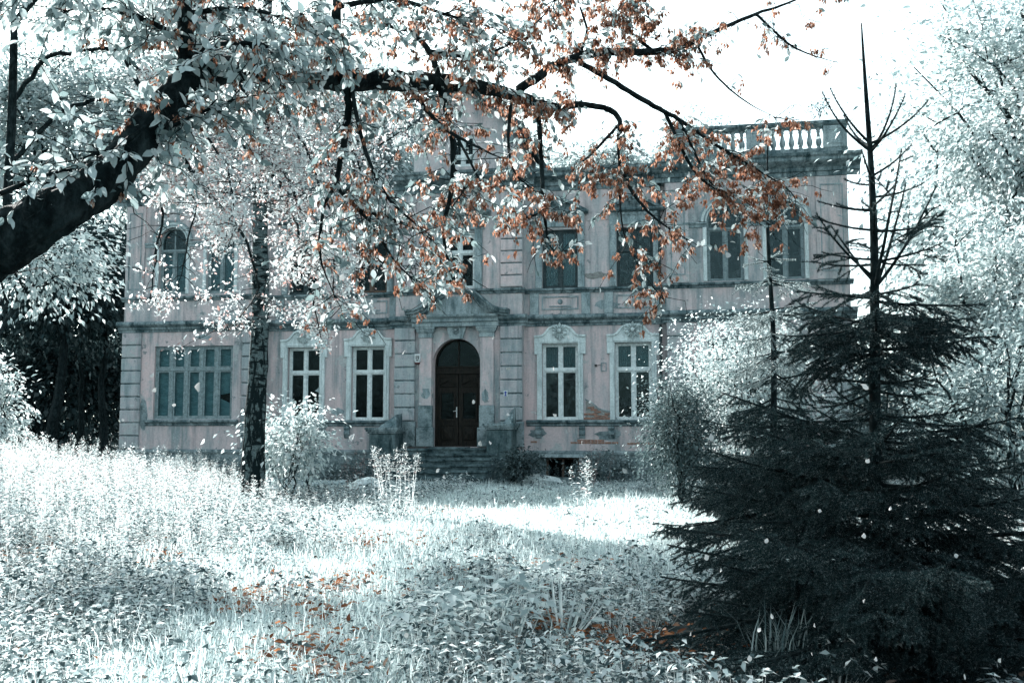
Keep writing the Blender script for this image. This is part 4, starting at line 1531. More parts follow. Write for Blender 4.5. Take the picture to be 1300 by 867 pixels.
T('ivy_bush', 'dark tangled bush spilling over the right end of the steps', 'bush', 662, 33.6, H=1.5, cz=.75, rad=(.95, .7, .85), n_leaves=4600, leaf=.09, lm=M['shrubdark'], bm_=M['bark'], seed=39, tr=.03, limbs=16, stems=5)
T('low_bush', 'grey weedy bush under the ledge right of the cellar window', 'bush', 770, 34, H=1.5, cz=.6, rad=(1.5, .6, .75), n_leaves=4200, leaf=.09, lm=M['paledark'], bm_=M['bark'], seed=40, tr=.02, limbs=16, stems=6)
T('low_bush', 'grey weedy bush under the papered window', 'bush', 262, 34, H=1.2, cz=.55, rad=(2.0, .6, .6), n_leaves=4200, leaf=.09, lm=M['paledark'], bm_=M['bark'], seed=41, tr=.02, limbs=16, stems=6)
T('low_bush', 'grey weedy bush between the birch and the steps', 'bush', 430, 33, H=1.2, cz=.55, rad=(1.6, .6, .65), n_leaves=4200, leaf=.09, lm=M['paledark'], bm_=M['bark'], seed=42, tr=.02, limbs=16, stems=6)
T('roof_sapling', 'tiny sapling sprouting on the balustrade', 'sapling', 1045, 36, H=1, cz=.55, rad=(.4, .3, .5), n_leaves=160, leaf=.10, lm=M['paledark'], bm_=M['bark'], seed=43, tr=.012, limbs=8).location = tuple(vw(13.4, WY - .1, 12.66))


# ------------------------------------------------------------------ the birch
def birch():
    rng = np.random.default_rng(51)
    D = 24.5
    bx, by = px_tree(322, D), D
    z0 = float(gz(bx, by)) - .2
    root = empty('birch', (bx, by, z0), 0, label='grey rugged birch trunk standing before the left wing, drooping pale twigs', cat='tree')
    O = np.array([bx, by, z0])
    pts = [at(322, 640, D), at(321, 600, D), at(323, 540, D), at(327, 480, D), at(330, 420, D), at(331, 350, D), at(330, 280, D), at(331, 200, D), at(335, 130, D), at(338, 60, D), at(342, -60, D), at(350, -220, D), at(345, -360, D)]
    wpx = [36, 31, 27, 24.5, 22.5, 21, 19, 17, 15, 13.5, 11, 7, 2]
    P = np.array(pts) - O
    P[0, 2] = 0
    m = MB()
    fine, rad = [], []
    for i in range(len(P) - 1):
        for t in np.linspace(0, 1, 5)[:-1]:
            fine.append(P[i] * (1 - t) + P[i + 1] * t + rng.normal(size=3) * .006)
            rad.append(((wpx[i] * (1 - t) + wpx[i + 1] * t) / 2 * D / FPX) * (1 + .04 * rng.normal()))
    m.tube(fine, rad, 14)
    m.build('trunk', M['birchbark'], root, smooth=True)
    # limbs above the picture and the drooping twigs that hang into it
    tm = MB()
    cl = []
    for k in range(26):
        i = int(rng.integers(26, 46))
        p0 = np.array(fine[i])
        a = rng.uniform(0, 2 * math.pi)
        L = rng.uniform(2.0, 3.8) * (1 if i < 40 else .6)
        tip = p0 + np.array([math.cos(a) * L, math.sin(a) * L, rng.uniform(.6, 2.4)])
        br = bent(p0, tip, 7, .3, rng)
        tm.tube(br, .05 * np.linspace(1, .25, 7), 5, False)
        for q in range(9):
            j = int(rng.integers(2, 7))
            e = br[j] + np.array([rng.normal() * .8, rng.normal() * .8, rng.uniform(-1.0, .9)])
            tw = bent(br[j], e, 5, .3, rng, .05)
            tm.tube(tw, .014 * np.linspace(1, .3, 5), 4, False)
            cl += [tw[2], tw[3], tw[4], br[j]]
    cl = np.array(cl)
    n = 24000
    idx = rng.integers(0, len(cl), n)
    Pl = cl[idx] + rng.normal(size=(n, 3)) * np.array([.32, .32, .26])
    V, F = leaf_cloud(Pl, .095, rng, droop=.6)
    np_obj('crown', V, F, M['blossom'], root)
    tm.build('branches', M['bark'], root)


def birch_bark():
    m, nt, out = new_mat('birch_bark')
    tc = nt.nodes.new('ShaderNodeTexCoord')
    def noise(scale, st, det=6):
        mp = nt.nodes.new('ShaderNodeMapping')
        mp.inputs['Scale'].default_value = st
        n = nt.nodes.new('ShaderNodeTexNoise')
        n.inputs['Scale'].default_value = scale
        n.inputs['Detail'].default_value = det
        n.inputs['Roughness'].default_value = .6
        nt.links.new(tc.outputs['Object'], mp.inputs[0])
        nt.links.new(mp.outputs[0], n.inputs['Vector'])
        return n
    fis = noise(5, (1.6, 1.6, .45))
    ring = noise(4, (.8, .8, 3.6))
    fi = noise(30, (1, 1, 1))
    base = ramp(nt, [(.4, (.05, .075, .079)), (.6, (.10, .135, .139))])
    nt.links.new(fi.outputs[0], base.inputs[0])
    # rugged dark plates low on the trunk, dark rings higher
    sep = nt.nodes.new('ShaderNodeSeparateXYZ')
    nt.links.new(tc.outputs['Object'], sep.inputs[0])
    mr = nt.nodes.new('ShaderNodeMapRange')
    mr.inputs['From Min'].default_value = 2.2
    mr.inputs['From Max'].default_value = 4.2
    mr.inputs['To Min'].default_value = .05
    mr.inputs['To Max'].default_value = -.06
    nt.links.new(sep.outputs['Z'], mr.inputs['Value'])
    add = nt.nodes.new('ShaderNodeMath')
    add.operation = 'ADD'
    nt.links.new(fis.outputs[0], add.inputs[0])
    nt.links.new(mr.outputs[0], add.inputs[1])
    r1 = ramp(nt, [(.505, (0, 0, 0)), (.545, (1, 1, 1))])
    nt.links.new(add.outputs[0], r1.inputs[0])
    r2 = ramp(nt, [(.54, (0, 0, 0)), (.59, (1, 1, 1))])
    nt.links.new(ring.outputs[0], r2.inputs[0])
    mxm = nt.nodes.new('ShaderNodeMath')
    mxm.operation = 'MAXIMUM'
    nt.links.new(r1.outputs[0], mxm.inputs[0])
    nt.links.new(r2.outputs[0], mxm.inputs[1])
    mx = nt.nodes.new('ShaderNodeMix')
    mx.data_type = 'RGBA'
    nt.links.new(mxm.outputs[0], mx.inputs[0])
    nt.links.new(base.outputs[0], mx.inputs[6])
    mx.inputs[7].default_value = (.006, .012, .0135, 1)
    b = nt.nodes.new('ShaderNodeBsdfPrincipled')
    b.inputs['Roughness'].default_value = .9
    b.inputs['Specular IOR Level'].default_value = .04
    nt.links.new(mx.outputs[2], b.inputs['Base Color'])
    bp = nt.nodes.new('ShaderNodeBump')
    bp.inputs['Strength'].default_value = .9
    bp.inputs['Distance'].default_value = .05
    bp.invert = True
    nt.links.new(mxm.outputs[0], bp.inputs['Height'])
    nt.links.new(bp.outputs[0], b.inputs['Normal'])
    nt.links.new(b.outputs[0], out.inputs[0])
    return m


M['birchbark'] = birch_bark()
birch()


# hanging pale-leaved cherry in front of the birch and the left wing
def hanging_tree():
    rng = np.random.default_rng(61)
    D = 19.0
    bx, by = px_tree(-22, 18), 18.0
    z0 = float(gz(bx, by)) - .2
    root = empty('blossom_tree', (bx, by, z0), 0, label='pinkish white small leaved tree whose boughs hang across the left wing', cat='tree')
    O = np.array([bx, by, z0])
    m = MB()
    trunk = [O, at(-9, 420, 18), at(8, 280, 18), at(15, 150, 18), at(18, 30, 18), at(80, -45, 18), at(180, -60, 18.2)]
    m.tube([np.array(p) - O for p in trunk], [.13, .095, .085, .078, .07, .06, .05], 9)
    # arching boughs, each drooping to the right
    arcs = [
        [(16, 125), (60, 72), (140, 60), (230, 130), (290, 210), (300, 290)],
        [(180, -60), (260, 20), (330, 110), (390, 190), (420, 280), (425, 380)],
        [(15, 205), (80, 140), (150, 120), (215, 190), (250, 260), (230, 350)],
        [(180, -60), (310, 0), (400, 100), (450, 190), (470, 260)],
        [(180, -60), (270, 50), (340, 160), (360, 250), (390, 330), (405, 420)],
        [(150, 60), (200, 150), (260, 240), (310, 300), (330, 370), (290, 420)],
        [(230, 130), (300, 180), (360, 220), (400, 300), (440, 340)],
        [(150, 120), (200, 200), (205, 280), (190, 380)],
    ]
    cl = []
    for k, a in enumerate(arcs):
        d0 = D + rng.uniform(-1.5, 1.5)
        P = np.array([at(px, py, d0 + .25 * i * rng.normal()) - O for i, (px, py) in enumerate(a)])
        t = np.linspace(0, len(P) - 1, len(P) * 5)
        Q = np.stack([np.interp(t, range(len(P)), P[:, c]) for c in range(3)], 1)
        Q += rng.normal(size=Q.shape) * .02
        m.tube(Q, np.linspace(.05, .012, len(Q)), 5, False)
        for j in range(4, len(Q)):
            for q in range(3):
                e = Q[j] + np.array([rng.normal() * .55, rng.normal() * .5, -abs(rng.normal()) * .35 + .12])
                tw = bent(Q[j], e, 5, .3, rng, -.05)
                m.tube(tw, .010 * np.linspace(1, .4, 5), 3, False)
                cl += [tw[1], tw[2], tw[3], tw[4], tw[4]]
    m.build('trunk', M['bark'], root)
    cl = np.array(cl)
    pc = pix(cl + O)
    keep = (pc[:, 1] < 455) & (pc[:, 0] > 165) & (pc[:, 0] < 500)
    keep &= ~((pc[:, 0] > 165) & (pc[:, 0] < 255) & (pc[:, 1] > 260) & (pc[:, 1] < 372) & (rng.random(len(pc)) < .93))
    keep &= ~((pc[:, 0] > 312) & (pc[:, 0] < 346) & (pc[:, 1] > 255) & (rng.random(len(pc)) < .85))
    keep &= ~((pc[:, 0] < 330) & (pc[:, 1] > 415) & (rng.random(len(pc)) < .7))
    cl = cl[keep]
    n = 27000
    idx = rng.integers(0, len(cl), n)
    Pl = cl[idx] + rng.normal(size=(n, 3)) * .085
    V, F = leaf_cloud(Pl, .072, rng, droop=.4)
    np_obj('crown', V, F, M['blossom'], root)


hanging_tree()


# ------------------------------------------------------------------ spruces
def spruce(name, label, x, y, H, r0, whorls, needle, barkm, seed, dens=900, nlen=.021, nw=.0042, sub=.048, upper=None, zsplit=9.0):
    rng = np.random.default_rng(seed)
    z0 = float(gz(x, y)) - .05
    root = empty(name, (x, y, z0), 0, label=label, cat='tree')
    t = MB()
    zz = np.linspace(0, H, 30)
    wob = np.stack([.02 * np.sin(zz * 1.7 + seed), .02 * np.cos(zz * 1.3), zz], 1)
    t.tube(wob, r0 * np.clip(1 - zz / H, .0, 1) ** .75 + .005, 9)
    t.build('trunk', barkm, root, smooth=True)
    segs = []          # p0, p1, weight
    def lay(P, w):
        for a, b in zip(P[:-1], P[1:]):
            segs.append((a, b, w))
    def twig(p, d, L, rad, level, mb, bare):
        n = 4
        P = [np.array(p)]
        for k in range(n):
            d = unit(d + rng.normal(size=3) * .06 + np.array([0, 0, -.03]))
            P.append(P[-1] + d * L / n)
        P = np.array(P)
        mb.tube(P, rad * np.linspace(1, .5, n + 1), 3, False)
        lay(P, bare)
        if level > 0 and L > .22:
            k = int(L / (sub * 1.3))
            for q in range(k):
                f = .25 + .7 * (q + rng.random()) / k
                i = min(int(f * n), n - 1)
                pp = P[i] + (P[i + 1] - P[i]) * (f * n - i)
                side = unit(np.cross(d, [0, 0, 1])) * (1 if q % 2 else -1)
                twig(pp, unit(d * .9 + side * .8 + rng.normal(size=3) * .15), L * (1 - f) * .62 + .05, rad * .7, level - 1, mb, bare)
    for (z, n, L, el, curve, bare, hang) in whorls:
        a0 = rng.uniform(0, 2 * math.pi)
        for k in range(n):
            az = a0 + 2 * math.pi * (k + rng.uniform(-.25, .25)) / n
            l = L * (rng.uniform(.62, 1.22) if z < 3 else rng.uniform(.85, 1.1))
            ns = 9
            zs = z + rng.uniform(-.06, .06)
            p = np.array([.02 * math.sin(zs * 1.7 + seed), .02 * math.cos(zs * 1.3), zs])
            P = [p]
            e = R(el + rng.uniform(-15, 15))
            az_ = az
            for s in range(ns):
                d = np.array([math.cos(az_) * math.cos(e), math.sin(az_) * math.cos(e), math.sin(e)])
                P.append(P[-1] + d * l / ns)
                e += R(curve) / ns + rng.normal() * .02
                az_ += rng.normal() * .03
            P = np.array(P)
            P[:, 2] = np.maximum(P[:, 2], .07 + .05 * rng.random())
            mb = MB()
            mb.tube(P, (.007 + .009 * l) * np.linspace(1, .25, ns + 1), 5, False)
            lay(P[2:], bare * .8)
            if hang > 0:
                ntw = int(l / sub * hang)
                for q in range(ntw):
                    f = .18 + .8 * (q + rng.random()) / ntw
                    i = min(int(f * ns), ns - 1)
                    pp = P[i] + (P[i + 1] - P[i]) * (f * ns - i)
                    fw = unit(P[i + 1] - P[i])
                    side = unit(np.cross(fw, [0, 0, 1])) * (1 if q % 2 else -1)
                    dd = unit(fw * .75 + side * rng.uniform(.5, 1) + np.array([0, 0, rng.uniform(-.75, .05)]))
                    twig(pp, dd, (l * .42 * (1 - f) + .10) * rng.uniform(.7, 1.2), .004, 1, mb, bare)
            mb.build('branch', barkm, root)
    # needles: sprigs seven centimetres long, laid along every twig
    A = np.array([q[0] for q in segs])
    B = np.array([q[1] for q in segs])
    W = np.array([q[2] for q in segs])
    Ls = np.linalg.norm(B - A, axis=1)
    U = .07
    def sprig(seed_, n):
        r2 = np.random.default_rng(seed_)
        f = r2.random(n)
        b_ = np.stack([np.zeros(n), f * U, np.zeros(n)], 1)
        a_ = r2.uniform(0, 2 * math.pi, n)
        nd = unit(np.stack([np.cos(a_), .85 * np.ones(n), np.sin(a_) + .2], 1))
        wd = unit(np.cross(nd, rand_dirs(n, r2))) * nw / 2
        tip = b_ + nd * (nlen * r2.uniform(.7, 1.2, n))[:, None]
        V = np.stack([b_ - wd, b_ + wd, tip], 1).reshape(-1, 3)
        return np_mesh('needle_sprig', V, [np.arange(len(V)).reshape(-1, 3)], needle)
    meshes = [sprig(seed + k, int(dens * U)) for k in range(4)] + [sprig(seed + 9 + k, int(dens * U * .4)) for k in range(2)]
    if upper is not None:
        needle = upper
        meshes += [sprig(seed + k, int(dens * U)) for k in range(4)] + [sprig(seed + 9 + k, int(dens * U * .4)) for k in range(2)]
    k = np.maximum(1, np.round(Ls / U)).astype(int)
    idx = np.repeat(np.arange(len(A)), k)
    j = np.concatenate([np.arange(q) for q in k])
    kk = k[idx][:, None]
    d = (B - A)[idx]
    P = A[idx] + d * (j[:, None] / kk)
    Rm = frames(d, rand_dirs(len(idx), rng) * .3 + np.array([0, 0, 1.0]))
    S = np.ones((len(idx), 3))
    S[:, 1] = (Ls[idx] / k[idx]) / U * 1.05
    pick = np.where(W[idx] > .45, rng.integers(0, 4, len(idx)), 4 + rng.integers(0, 2, len(idx)))
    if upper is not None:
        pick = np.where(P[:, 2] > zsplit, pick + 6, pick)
    o = strew_nodes('needles', P, eulers(Rm), S, pick, meshes, root)
    return len(idx)


dark_whorls = [
    (3.94, 6, .62, 34, 34, .3, 0), (3.68, 3, .36, 18, 25, .3, 0), (3.5, 4, .42, 14, 20, .3, .1), (3.28, 4, .46, 8, 22, .4, .2),
    (3.04, 4, .50, 2, 18, .5, .5), (2.88, 5, 1.0, 44, 18, .4, .15), (2.78, 7, .68, 2, 14, .8, .8),
    (2.6, 8, .76, -2, 12, 1, 1), (2.49, 10, .86, -6, 14, 1, 1.2), (2.36, 7, .76, -12, 12, 1, 1),
    (2.1, 6, .66, -10, 22, .75, .6), (1.88, 6, .74, -4, 20, .75, .6), (1.68, 8, 1.0, 2, 14, .9, .8),
    (1.48, 9, 1.2, 2, 10, 1, 1), (1.3, 9, 1.4, -3, 12, 1, 1), (1.12, 10, 1.55, -7, 14, 1, 1), (.94, 10, 1.7, -8, 14, 1, 1),
    (.76, 10, 1.9, -8, 12, 1, 1), (.58, 10, 1.95, -7, 10, 1, 1), (.42, 10, 1.9, -5, 8, 1, 1), (.26, 9, 1.8, -3, 6, 1, 1), (.14, 8, 1.6, 0, 4, 1, 1)]
nn = spruce('spruce', 'large dark spruce with bare upright leader filling the right foreground', px_tree(1112, 7.6), 7.6, 4.95, .055, dark_whorls, M['needle'], M['bark'], 71)
slim_whorls = [
    (4.75, 6, .62, 18, 25, .5, .3), (4.2, 5, .4, 0, 10, .5, .2), (3.85, 6, .6, -8, 12, .8, .8), (3.4, 7, .7, -15, 10, 1, .9), (3.1, 6, .6, -20, 10, 1, .9), (2.8, 7, .75, -22, 12, 1, .9),
    (2.5, 6, .75, -24, 14, .9, .7), (2.1, 7, .9, -20, 14, 1, .8), (1.7, 8, 1.25, -8, 10, 1, .8), (1.3, 8, 1.5, -6, 10, 1, .9), (.95, 9, 1.7, -6, 8, 1, .9),
    (.6, 9, 1.8, -6, 8, 1, .9), (.3, 8, 1.8, -4, 6, 1, .9)]
nn += spruce('spruce', 'slim spruce behind the dark one, its low boughs coloured as sunlit', px_tree(981, 14.5), 14.5, 6.15, .055, slim_whorls, M['needlelit'], M['bark'], 72, upper=M['needle'], zsplit=2.3, dens=800, nlen=.028, nw=.0065, sub=.06)  # low boughs painted as sunlit, dark needles above the split


# ------------------------------------------------------------------ the maple that arches over the picture
def maple():
    rng = np.random.default_rng(81)
    bx, by = px_tree(-330, 5.0), 5.2
    z0 = float(gz(bx, by)) - .2
    root = empty('maple', (bx, by, z0), 0, label='dark old tree arching its heavy limb overhead, hung with rust seed clusters', cat='tree')
    O = np.array([bx, by, z0])

    def path(pts, sub_=6, wob=.012):
        P = np.array([at(*p[:3]) for p in pts]) - O
        w = np.array([p[3] * p[2] / FPX / 2 for p in pts])
        n = len(P)
        t = np.linspace(0, n - 1, (n - 1) * sub_ + 1)
        # Catmull-Rom
        Q, r_ = [], []
        for tt in t:
            i = min(int(tt), n - 2)
            f = tt - i
            p0, p1, p2, p3 = P[max(i - 1, 0)], P[i], P[i + 1], P[min(i + 2, n - 1)]
            Q.append(.5 * (2 * p1 + (p2 - p0) * f + (2 * p0 - 5 * p1 + 4 * p2 - p3) * f * f + (3 * p1 - p0 - 3 * p2 + p3) * f ** 3))
            r_.append((w[i] * (1 - f) + w[i + 1] * f) * (1 + (.05 if sub_ < 10 else .012) * rng.normal()))
        Q = np.array(Q)
        Q += rng.normal(size=Q.shape) * np.array(r_)[:, None] * (.12 if sub_ < 10 else .02)
        return Q, np.array(r_)

    trunk = MB()
    tb = np.array([[0, 0, 0], [.05, 0, 1.0], *(np.array([at(-260, 480, 5.1), at(-140, 400, 5.0)]) - O)])
    limb = [(-140, 400, 5.0, 88), (-70, 350, 5, 80), (0, 312, 5, 72), (70, 270, 5, 60), (132, 230, 5.2, 53), (186, 166, 5.4, 45), (238, 106, 5.7, 40), (292, 88, 6, 37), (360, 92, 6.3, 33), (430, 99, 6.7, 31), (500, 103, 7, 26), (570, 106, 7.4, 22), (622, 113, 7.7, 17), (662, 124, 8.0, 13), (706, 136, 8.3, 9), (736, 133, 8.5, 8), (768, 137, 8.7, 7)]
    Q, r_ = path(limb, 14)
    trunk.tube(np.concatenate([tb[:3], Q]), np.concatenate([[.36, .27, .22], r_]), 26)
    # ridged bark: push the surface in and out
    nring = 26
    for i in range(len(trunk.v)):
        k, j = divmod(i, nring)
        if k >= len(Q) + 3:
            break
        c = Vector(np.concatenate([tb[:3], Q])[k])
        v = Vector(trunk.v[i])
        d = v - c
        f = mnoise.noise(Vector((j * .9, k * .22, 3.7))) * .16 + mnoise.noise(v * 9) * .10 + mnoise.noise(v * 3.1) * .14
        trunk.v[i] = tuple(c + d * (1 + f))
    trunk.build('trunk', M['bark'], root)
    B = []
    B.append([(660, 113, 7.9, 13), (700, 86, 8.1, 13), (735, 72, 8.3, 12), (770, 66, 8.4, 11), (830, 66, 8.7, 10), (868, 59, 8.9, 9), (908, 40, 9, 8), (960, 18, 9.2, 7), (1010, 0, 9.4, 6), (1090, -40, 9.6, 4)])
    B.append([(736, 80, 8.3, 6), (782, 106, 8.5, 6), (830, 135, 8.8, 5.5), (862, 152, 9, 5), (905, 182, 9.2, 4.5), (945, 210, 9.4, 3.5), (985, 250, 9.6, 2)])
    B.append([(768, 137, 8.7, 7), (786, 152, 8.7, 6), (786, 195, 8.6, 5.5), (800, 240, 8.6, 5), (835, 280, 8.6, 4), (885, 311, 8.6, 2)])
    B.append([(683, 142, 8.1, 6), (687, 200, 8.1, 5), (690, 260, 8.1, 4.5), (697, 310, 8.1, 3), (716, 322, 8.1, 2)])
    B.append([(843, 141, 8.9, 4), (880, 215, 9, 3.5), (920, 250, 9, 3), (967, 287, 9.1, 1.5)])
    B.append([(558, 112, 7.3, 8), (572, 160, 7.2, 7), (575, 205, 7.2, 6), (571, 250, 7.2, 5.5), (563, 290, 7.2, 5), (570, 332, 7.2, 4), (596, 352, 7.2, 2.5), (622, 368, 7.2, 1.5)])
    B.append([(438, 108, 6.6, 8), (442, 135, 6.6, 8), (434, 195, 6.6, 7), (428, 233, 6.6, 6), (447, 258, 6.6, 5), (470, 283, 6.6, 4.5), (500, 330, 6.6, 3.5), (530, 360, 6.6, 3), (548, 375, 6.6, 2)])
    B.append([(428, 233, 6.6, 4), (412, 262, 6.6, 3.5), (406, 320, 6.6, 3), (420, 365, 6.6, 2), (438, 400, 6.6, 1.2)])
    B.append([(452, 266, 6.6, 4), (490, 276, 6.6, 3.5), (525, 290, 6.6, 3), (560, 312, 6.7, 2)])
    B.append([(445, 105, 6.6, 5), (460, 180, 6.5, 4.5), (488, 245, 6.5, 4), (525, 282, 6.5, 3), (548, 300, 6.5, 2)])
    B.append([(520, 110, 7.1, 5), (560, 160, 7, 4), (612, 190, 7, 3.5), (640, 202, 7, 2)])
    B.append([(650, 124, 7.9, 4), (645, 180, 7.8, 3.5), (655, 222, 7.8, 3), (690, 248, 7.8, 2)])
    B.append([(786, 158, 8.7, 3.5), (748, 198, 8.6, 3), (722, 220, 8.6, 1.5)])
    B.append([(885, 58, 8.9, 3), (908, 95, 8.9, 2.5), (945, 128, 8.9, 2), (986, 150, 8.9, 1.2)])
    B.append([(690, 270, 8.1, 3), (655, 279, 8.1, 2), (628, 279, 8.1, 1.2)])
    B.append([(426, 100, 6.6, 24), (418, 62, 6.5, 20), (428, 20, 6.4, 18), (425, -70, 6.3, 16)])
    B.append([(236, 112, 5.7, 30), (238, 62, 5.6, 26), (234, 0, 5.5, 24), (230, -90, 5.4, 20)])
    B.append([(560, 104, 7.3, 8), (545, 65, 7.2, 7), (520, 40, 7.2, 6), (490, 30, 7.2, 5), (455, -20, 7.2, 4)])
    B.append([(545, 65, 7.2, 5), (590, 72, 7.3, 4), (640, 60, 7.4, 3), (690, 20, 7.6, 2), (720, -30, 7.7, 2)])
    B.append([(186, 178, 5.4, 5), (240, 150, 5.4, 4), (300, 126, 5.4, 3), (345, 120, 5.4, 2)])
    B.append([(0, 246, 5.0, 6), (60, 222, 5.0, 5), (110, 212, 5.0, 3)])
    B.append([(36, 290, 4.9, 22), (38, 266, 4.85, 17), (37, 246, 4.8, 12)])
    B.append([(960, 18, 9.2, 3), (1000, 55, 9.2, 2.5), (1030, 70, 9.2, 2), (1064, 80, 9.2, 1.2)])
    B.append([(575, 165, 7.2, 3), (610, 235, 7.2, 2.5), (600, 262, 7.2, 1.5)])
    B.append([(862, 152, 9, 3.5), (880, 190, 9, 3), (905, 235, 9, 2.5), (955, 262, 9, 1.5)])
    B.append([(786, 178, 8.64, 3), (786, 240, 8.6, 2.5), (793, 300, 8.6, 2), (815, 345, 8.6, 1.2)])
    B.append([(905, 182, 9.2, 3), (960, 215, 9.3, 2), (1005, 245, 9.4, 1.5), (1010, 270, 9.4, 1)])
    B.append([(830, 66, 8.7, 4), (800, 40, 8.6, 3), (790, 15, 8.6, 2.5), (800, -30, 8.6, 2)])
    B.append([(735, 72, 8.3, 4), (745, 40, 8.3, 3), (735, 5, 8.2, 2.5), (720, -40, 8.2, 2)])
    B.append([(574, 212, 7.2, 2.5), (590, 235, 7.3, 2.5), (575, 262, 7.3, 2), (548, 300, 7.3, 1.5), (505, 375, 7.3, 1)])
    B.append([(815, 345, 8.6, 1.5), (835, 372, 8.6, 1), (846, 385, 8.6, .8)])
    # boughs above the picture whose leaves hang into its upper edge
    B.append([(230, -60, 5.4, 12), (140, -50, 5.2, 9), (60, -30, 5.1, 6), (-20, 10, 5, 3)])
    B.append([(234, 20, 5.5, 9), (300, 10, 5.5, 7), (370, 25, 5.6, 5), (440, 50, 5.7, 3)])
    B.append([(236, 50, 5.6, 8), (170, 20, 5.4, 6), (110, 10, 5.3, 4), (70, 20, 5.2, 2)])
    B.append([(236, 70, 5.6, 8), (290, 55, 5.3, 6), (340, 60, 5.2, 4), (390, 75, 5.2, 2)])
    B.append([(428, 10, 6.4, 9), (500, 0, 6.5, 7), (570, 20, 6.6, 5), (640, 40, 6.7, 3)])
    B.append([(428, 30, 6.4, 7), (380, 60, 6.2, 5), (350, 110, 6.1, 3)])
    B.append([(186, 160, 5.3, 5), (160, 180, 5.2, 4), (125, 195, 5.1, 3), (90, 205, 5.0, 2)])
    paths = []
    for b in B:
        q, rr = path(b, 6)
        rr = rr * (1.3 if b[0][3] < 9 else 1.0) * np.interp(np.linspace(0, 1, len(rr)), [0, .6, 1], [1, .85, .30])
        mb = MB()
        mb.tube(q, rr, 8 if b[0][3] > 9 else 5)
        mb.build('branch', M['bark'], root, smooth=True)
        paths.append((q, rr, b))
    paths.append((Q, r_, limb))
    # how thickly leaves hang, and how many are rust, over the picture
    def dens(px, py):
        if py > 415 or px > 1090:
            return 0
        for x0, y0, x1, y1, v in ((190, 280, 252, 378, .15), (562, 168, 612, 216, .12), (630, 140, 668, 176, .3), (735, 78, 1090, 145, .10), (905, 0, 1090, 90, .30), (0, 130, 180, 260, .7), (0, 260, 180, 420, 0.0), (500, 390, 700, 430, .0),
                                  (650, 330, 760, 420, .0), (600, 300, 680, 420, .08), (735, 280, 785, 400, .15), (850, 330, 1090, 420, 0), (960, 290, 1090, 420, .0), (440, 385, 640, 410, .5), (180, 260, 380, 420, .12), (1000, 130, 1090, 300, .35), (690, 150, 780, 180, .5)):
            if x0 <= px < x1 and y0 <= py < y1:
                return v
        return 1.0
    def rustp(px, py):
        if px < 200:
            return .02
        if px < 430:
            return .10
        if py < 60 and px < 620:
            return .15
        return np.interp(px, [430, 560, 700, 900], [.14, .20, .32, .38])
    tw = MB()
    LP, LA, LS, CP, CS = [], [], [], [], []
    for q, rr, b in paths:
        seg = np.linalg.norm(np.diff(q, axis=0), axis=1)
        cum = np.concatenate([[0], np.cumsum(seg)])
        thick = b[0][3]
        n = int(cum[-1] * (92 if b[0][1] < 72 else 66 if b[0][0] < 400 else (44 if b[0][0] < 600 else 36)))
        ph = rng.uniform(0, 6)
        for k in range(n):
            s = rng.uniform(.08, 1) * cum[-1]
            i = min(np.searchsorted(cum, s) - 1, len(q) - 2)
            p = q[i] + (q[i + 1] - q[i]) * ((s - cum[i]) / seg[i])
            px, py = pix(p + O)[0]
            if rng.random() > max(dens(px, py), .03) or px > 1120 or px < -150 or py < -160:
                continue
            if rng.random() > (.5 + .5 * math.sin(s * 11 + ph)) ** 1.2 + .12:
                continue
            d = unit(q[i + 1] - q[i])
            L = rng.uniform(.15, .52)
            e = p + unit(rng.normal(size=3) * np.array([1, .9, .6]) + d * .5 + np.array([0, 0, -.35])) * L
            P4 = bent(p, e, 5, .5, rng, -.08)
            tw.tube(P4, .0042 * np.linspace(1, .45, 5), 3, False)
            rp = rustp(px, py)
            nl = int(L * 26) + 2
            lp = pix(P4 + O)
            for j in range(nl):
                f = .25 + .75 * (j + rng.random()) / nl
                ii = min(int(f * 4), 3)
                pp = P4[ii] + (P4[ii + 1] - P4[ii]) * (f * 4 - ii)
                if rng.random() > dens(*lp[ii + 1]) + .1:
                    continue
                if rng.random() < rp:
                    CP.append(pp + np.array([0, 0, -.01]))
                    CS.append(rng.uniform(.055, .085) * float(np.interp(px, [430, 700], [.8, 1.12])))
                else:
                    dd = unit(P4[ii + 1] - P4[ii]) + rng.normal(size=3) * .8 + np.array([0, 0, -.5])
                    LP.append(pp)
                    LA.append(dd)
                    LS.append(rng.uniform(.04, .078) * (1.1 if px < 430 else 1.0))
    tw.build('twigs', M['bark'], root, kind='stuff')
    LP, LA, LS, CP, CS = map(np.array, (LP, LA, LS, CP, CS))
    # leaves: the 300 that show largest as parts
    depth = LP[:, 1] + O[1]
    pl = pix(LP + O)
    vis = (pl[:, 0] > 0) & (pl[:, 0] < 1300) & (pl[:, 1] > 0) & (pl[:, 1] < 420)
    order = np.argsort(-(LS / depth) * vis)
    near, rest = order[:300], order[300:]
    nr = rand_dirs(len(LP), rng)
    nr[:, 2] = np.abs(nr[:, 2]) + .3
    Rm = frames(LA, nr)
    V, F = scatter(OVAL_V, OVAL_F, LP[rest], Rm[rest], LS[rest])
    np_obj('leaves', V, F, M['mapleleaf'], root, kind='stuff')
    lme = np_mesh('leaf', OVAL_V, OVAL_F, M['mapleleaf'], smooth=True)
    for i in near:
        o = link(bpy.data.objects.new('leaf', lme), root)
        o.matrix_local = Matrix.Translation(Vector(LP[i])) @ Matrix(Rm[i].tolist()).to_4x4() @ Matrix.Scale(float(LS[i]) * 1.05, 4)
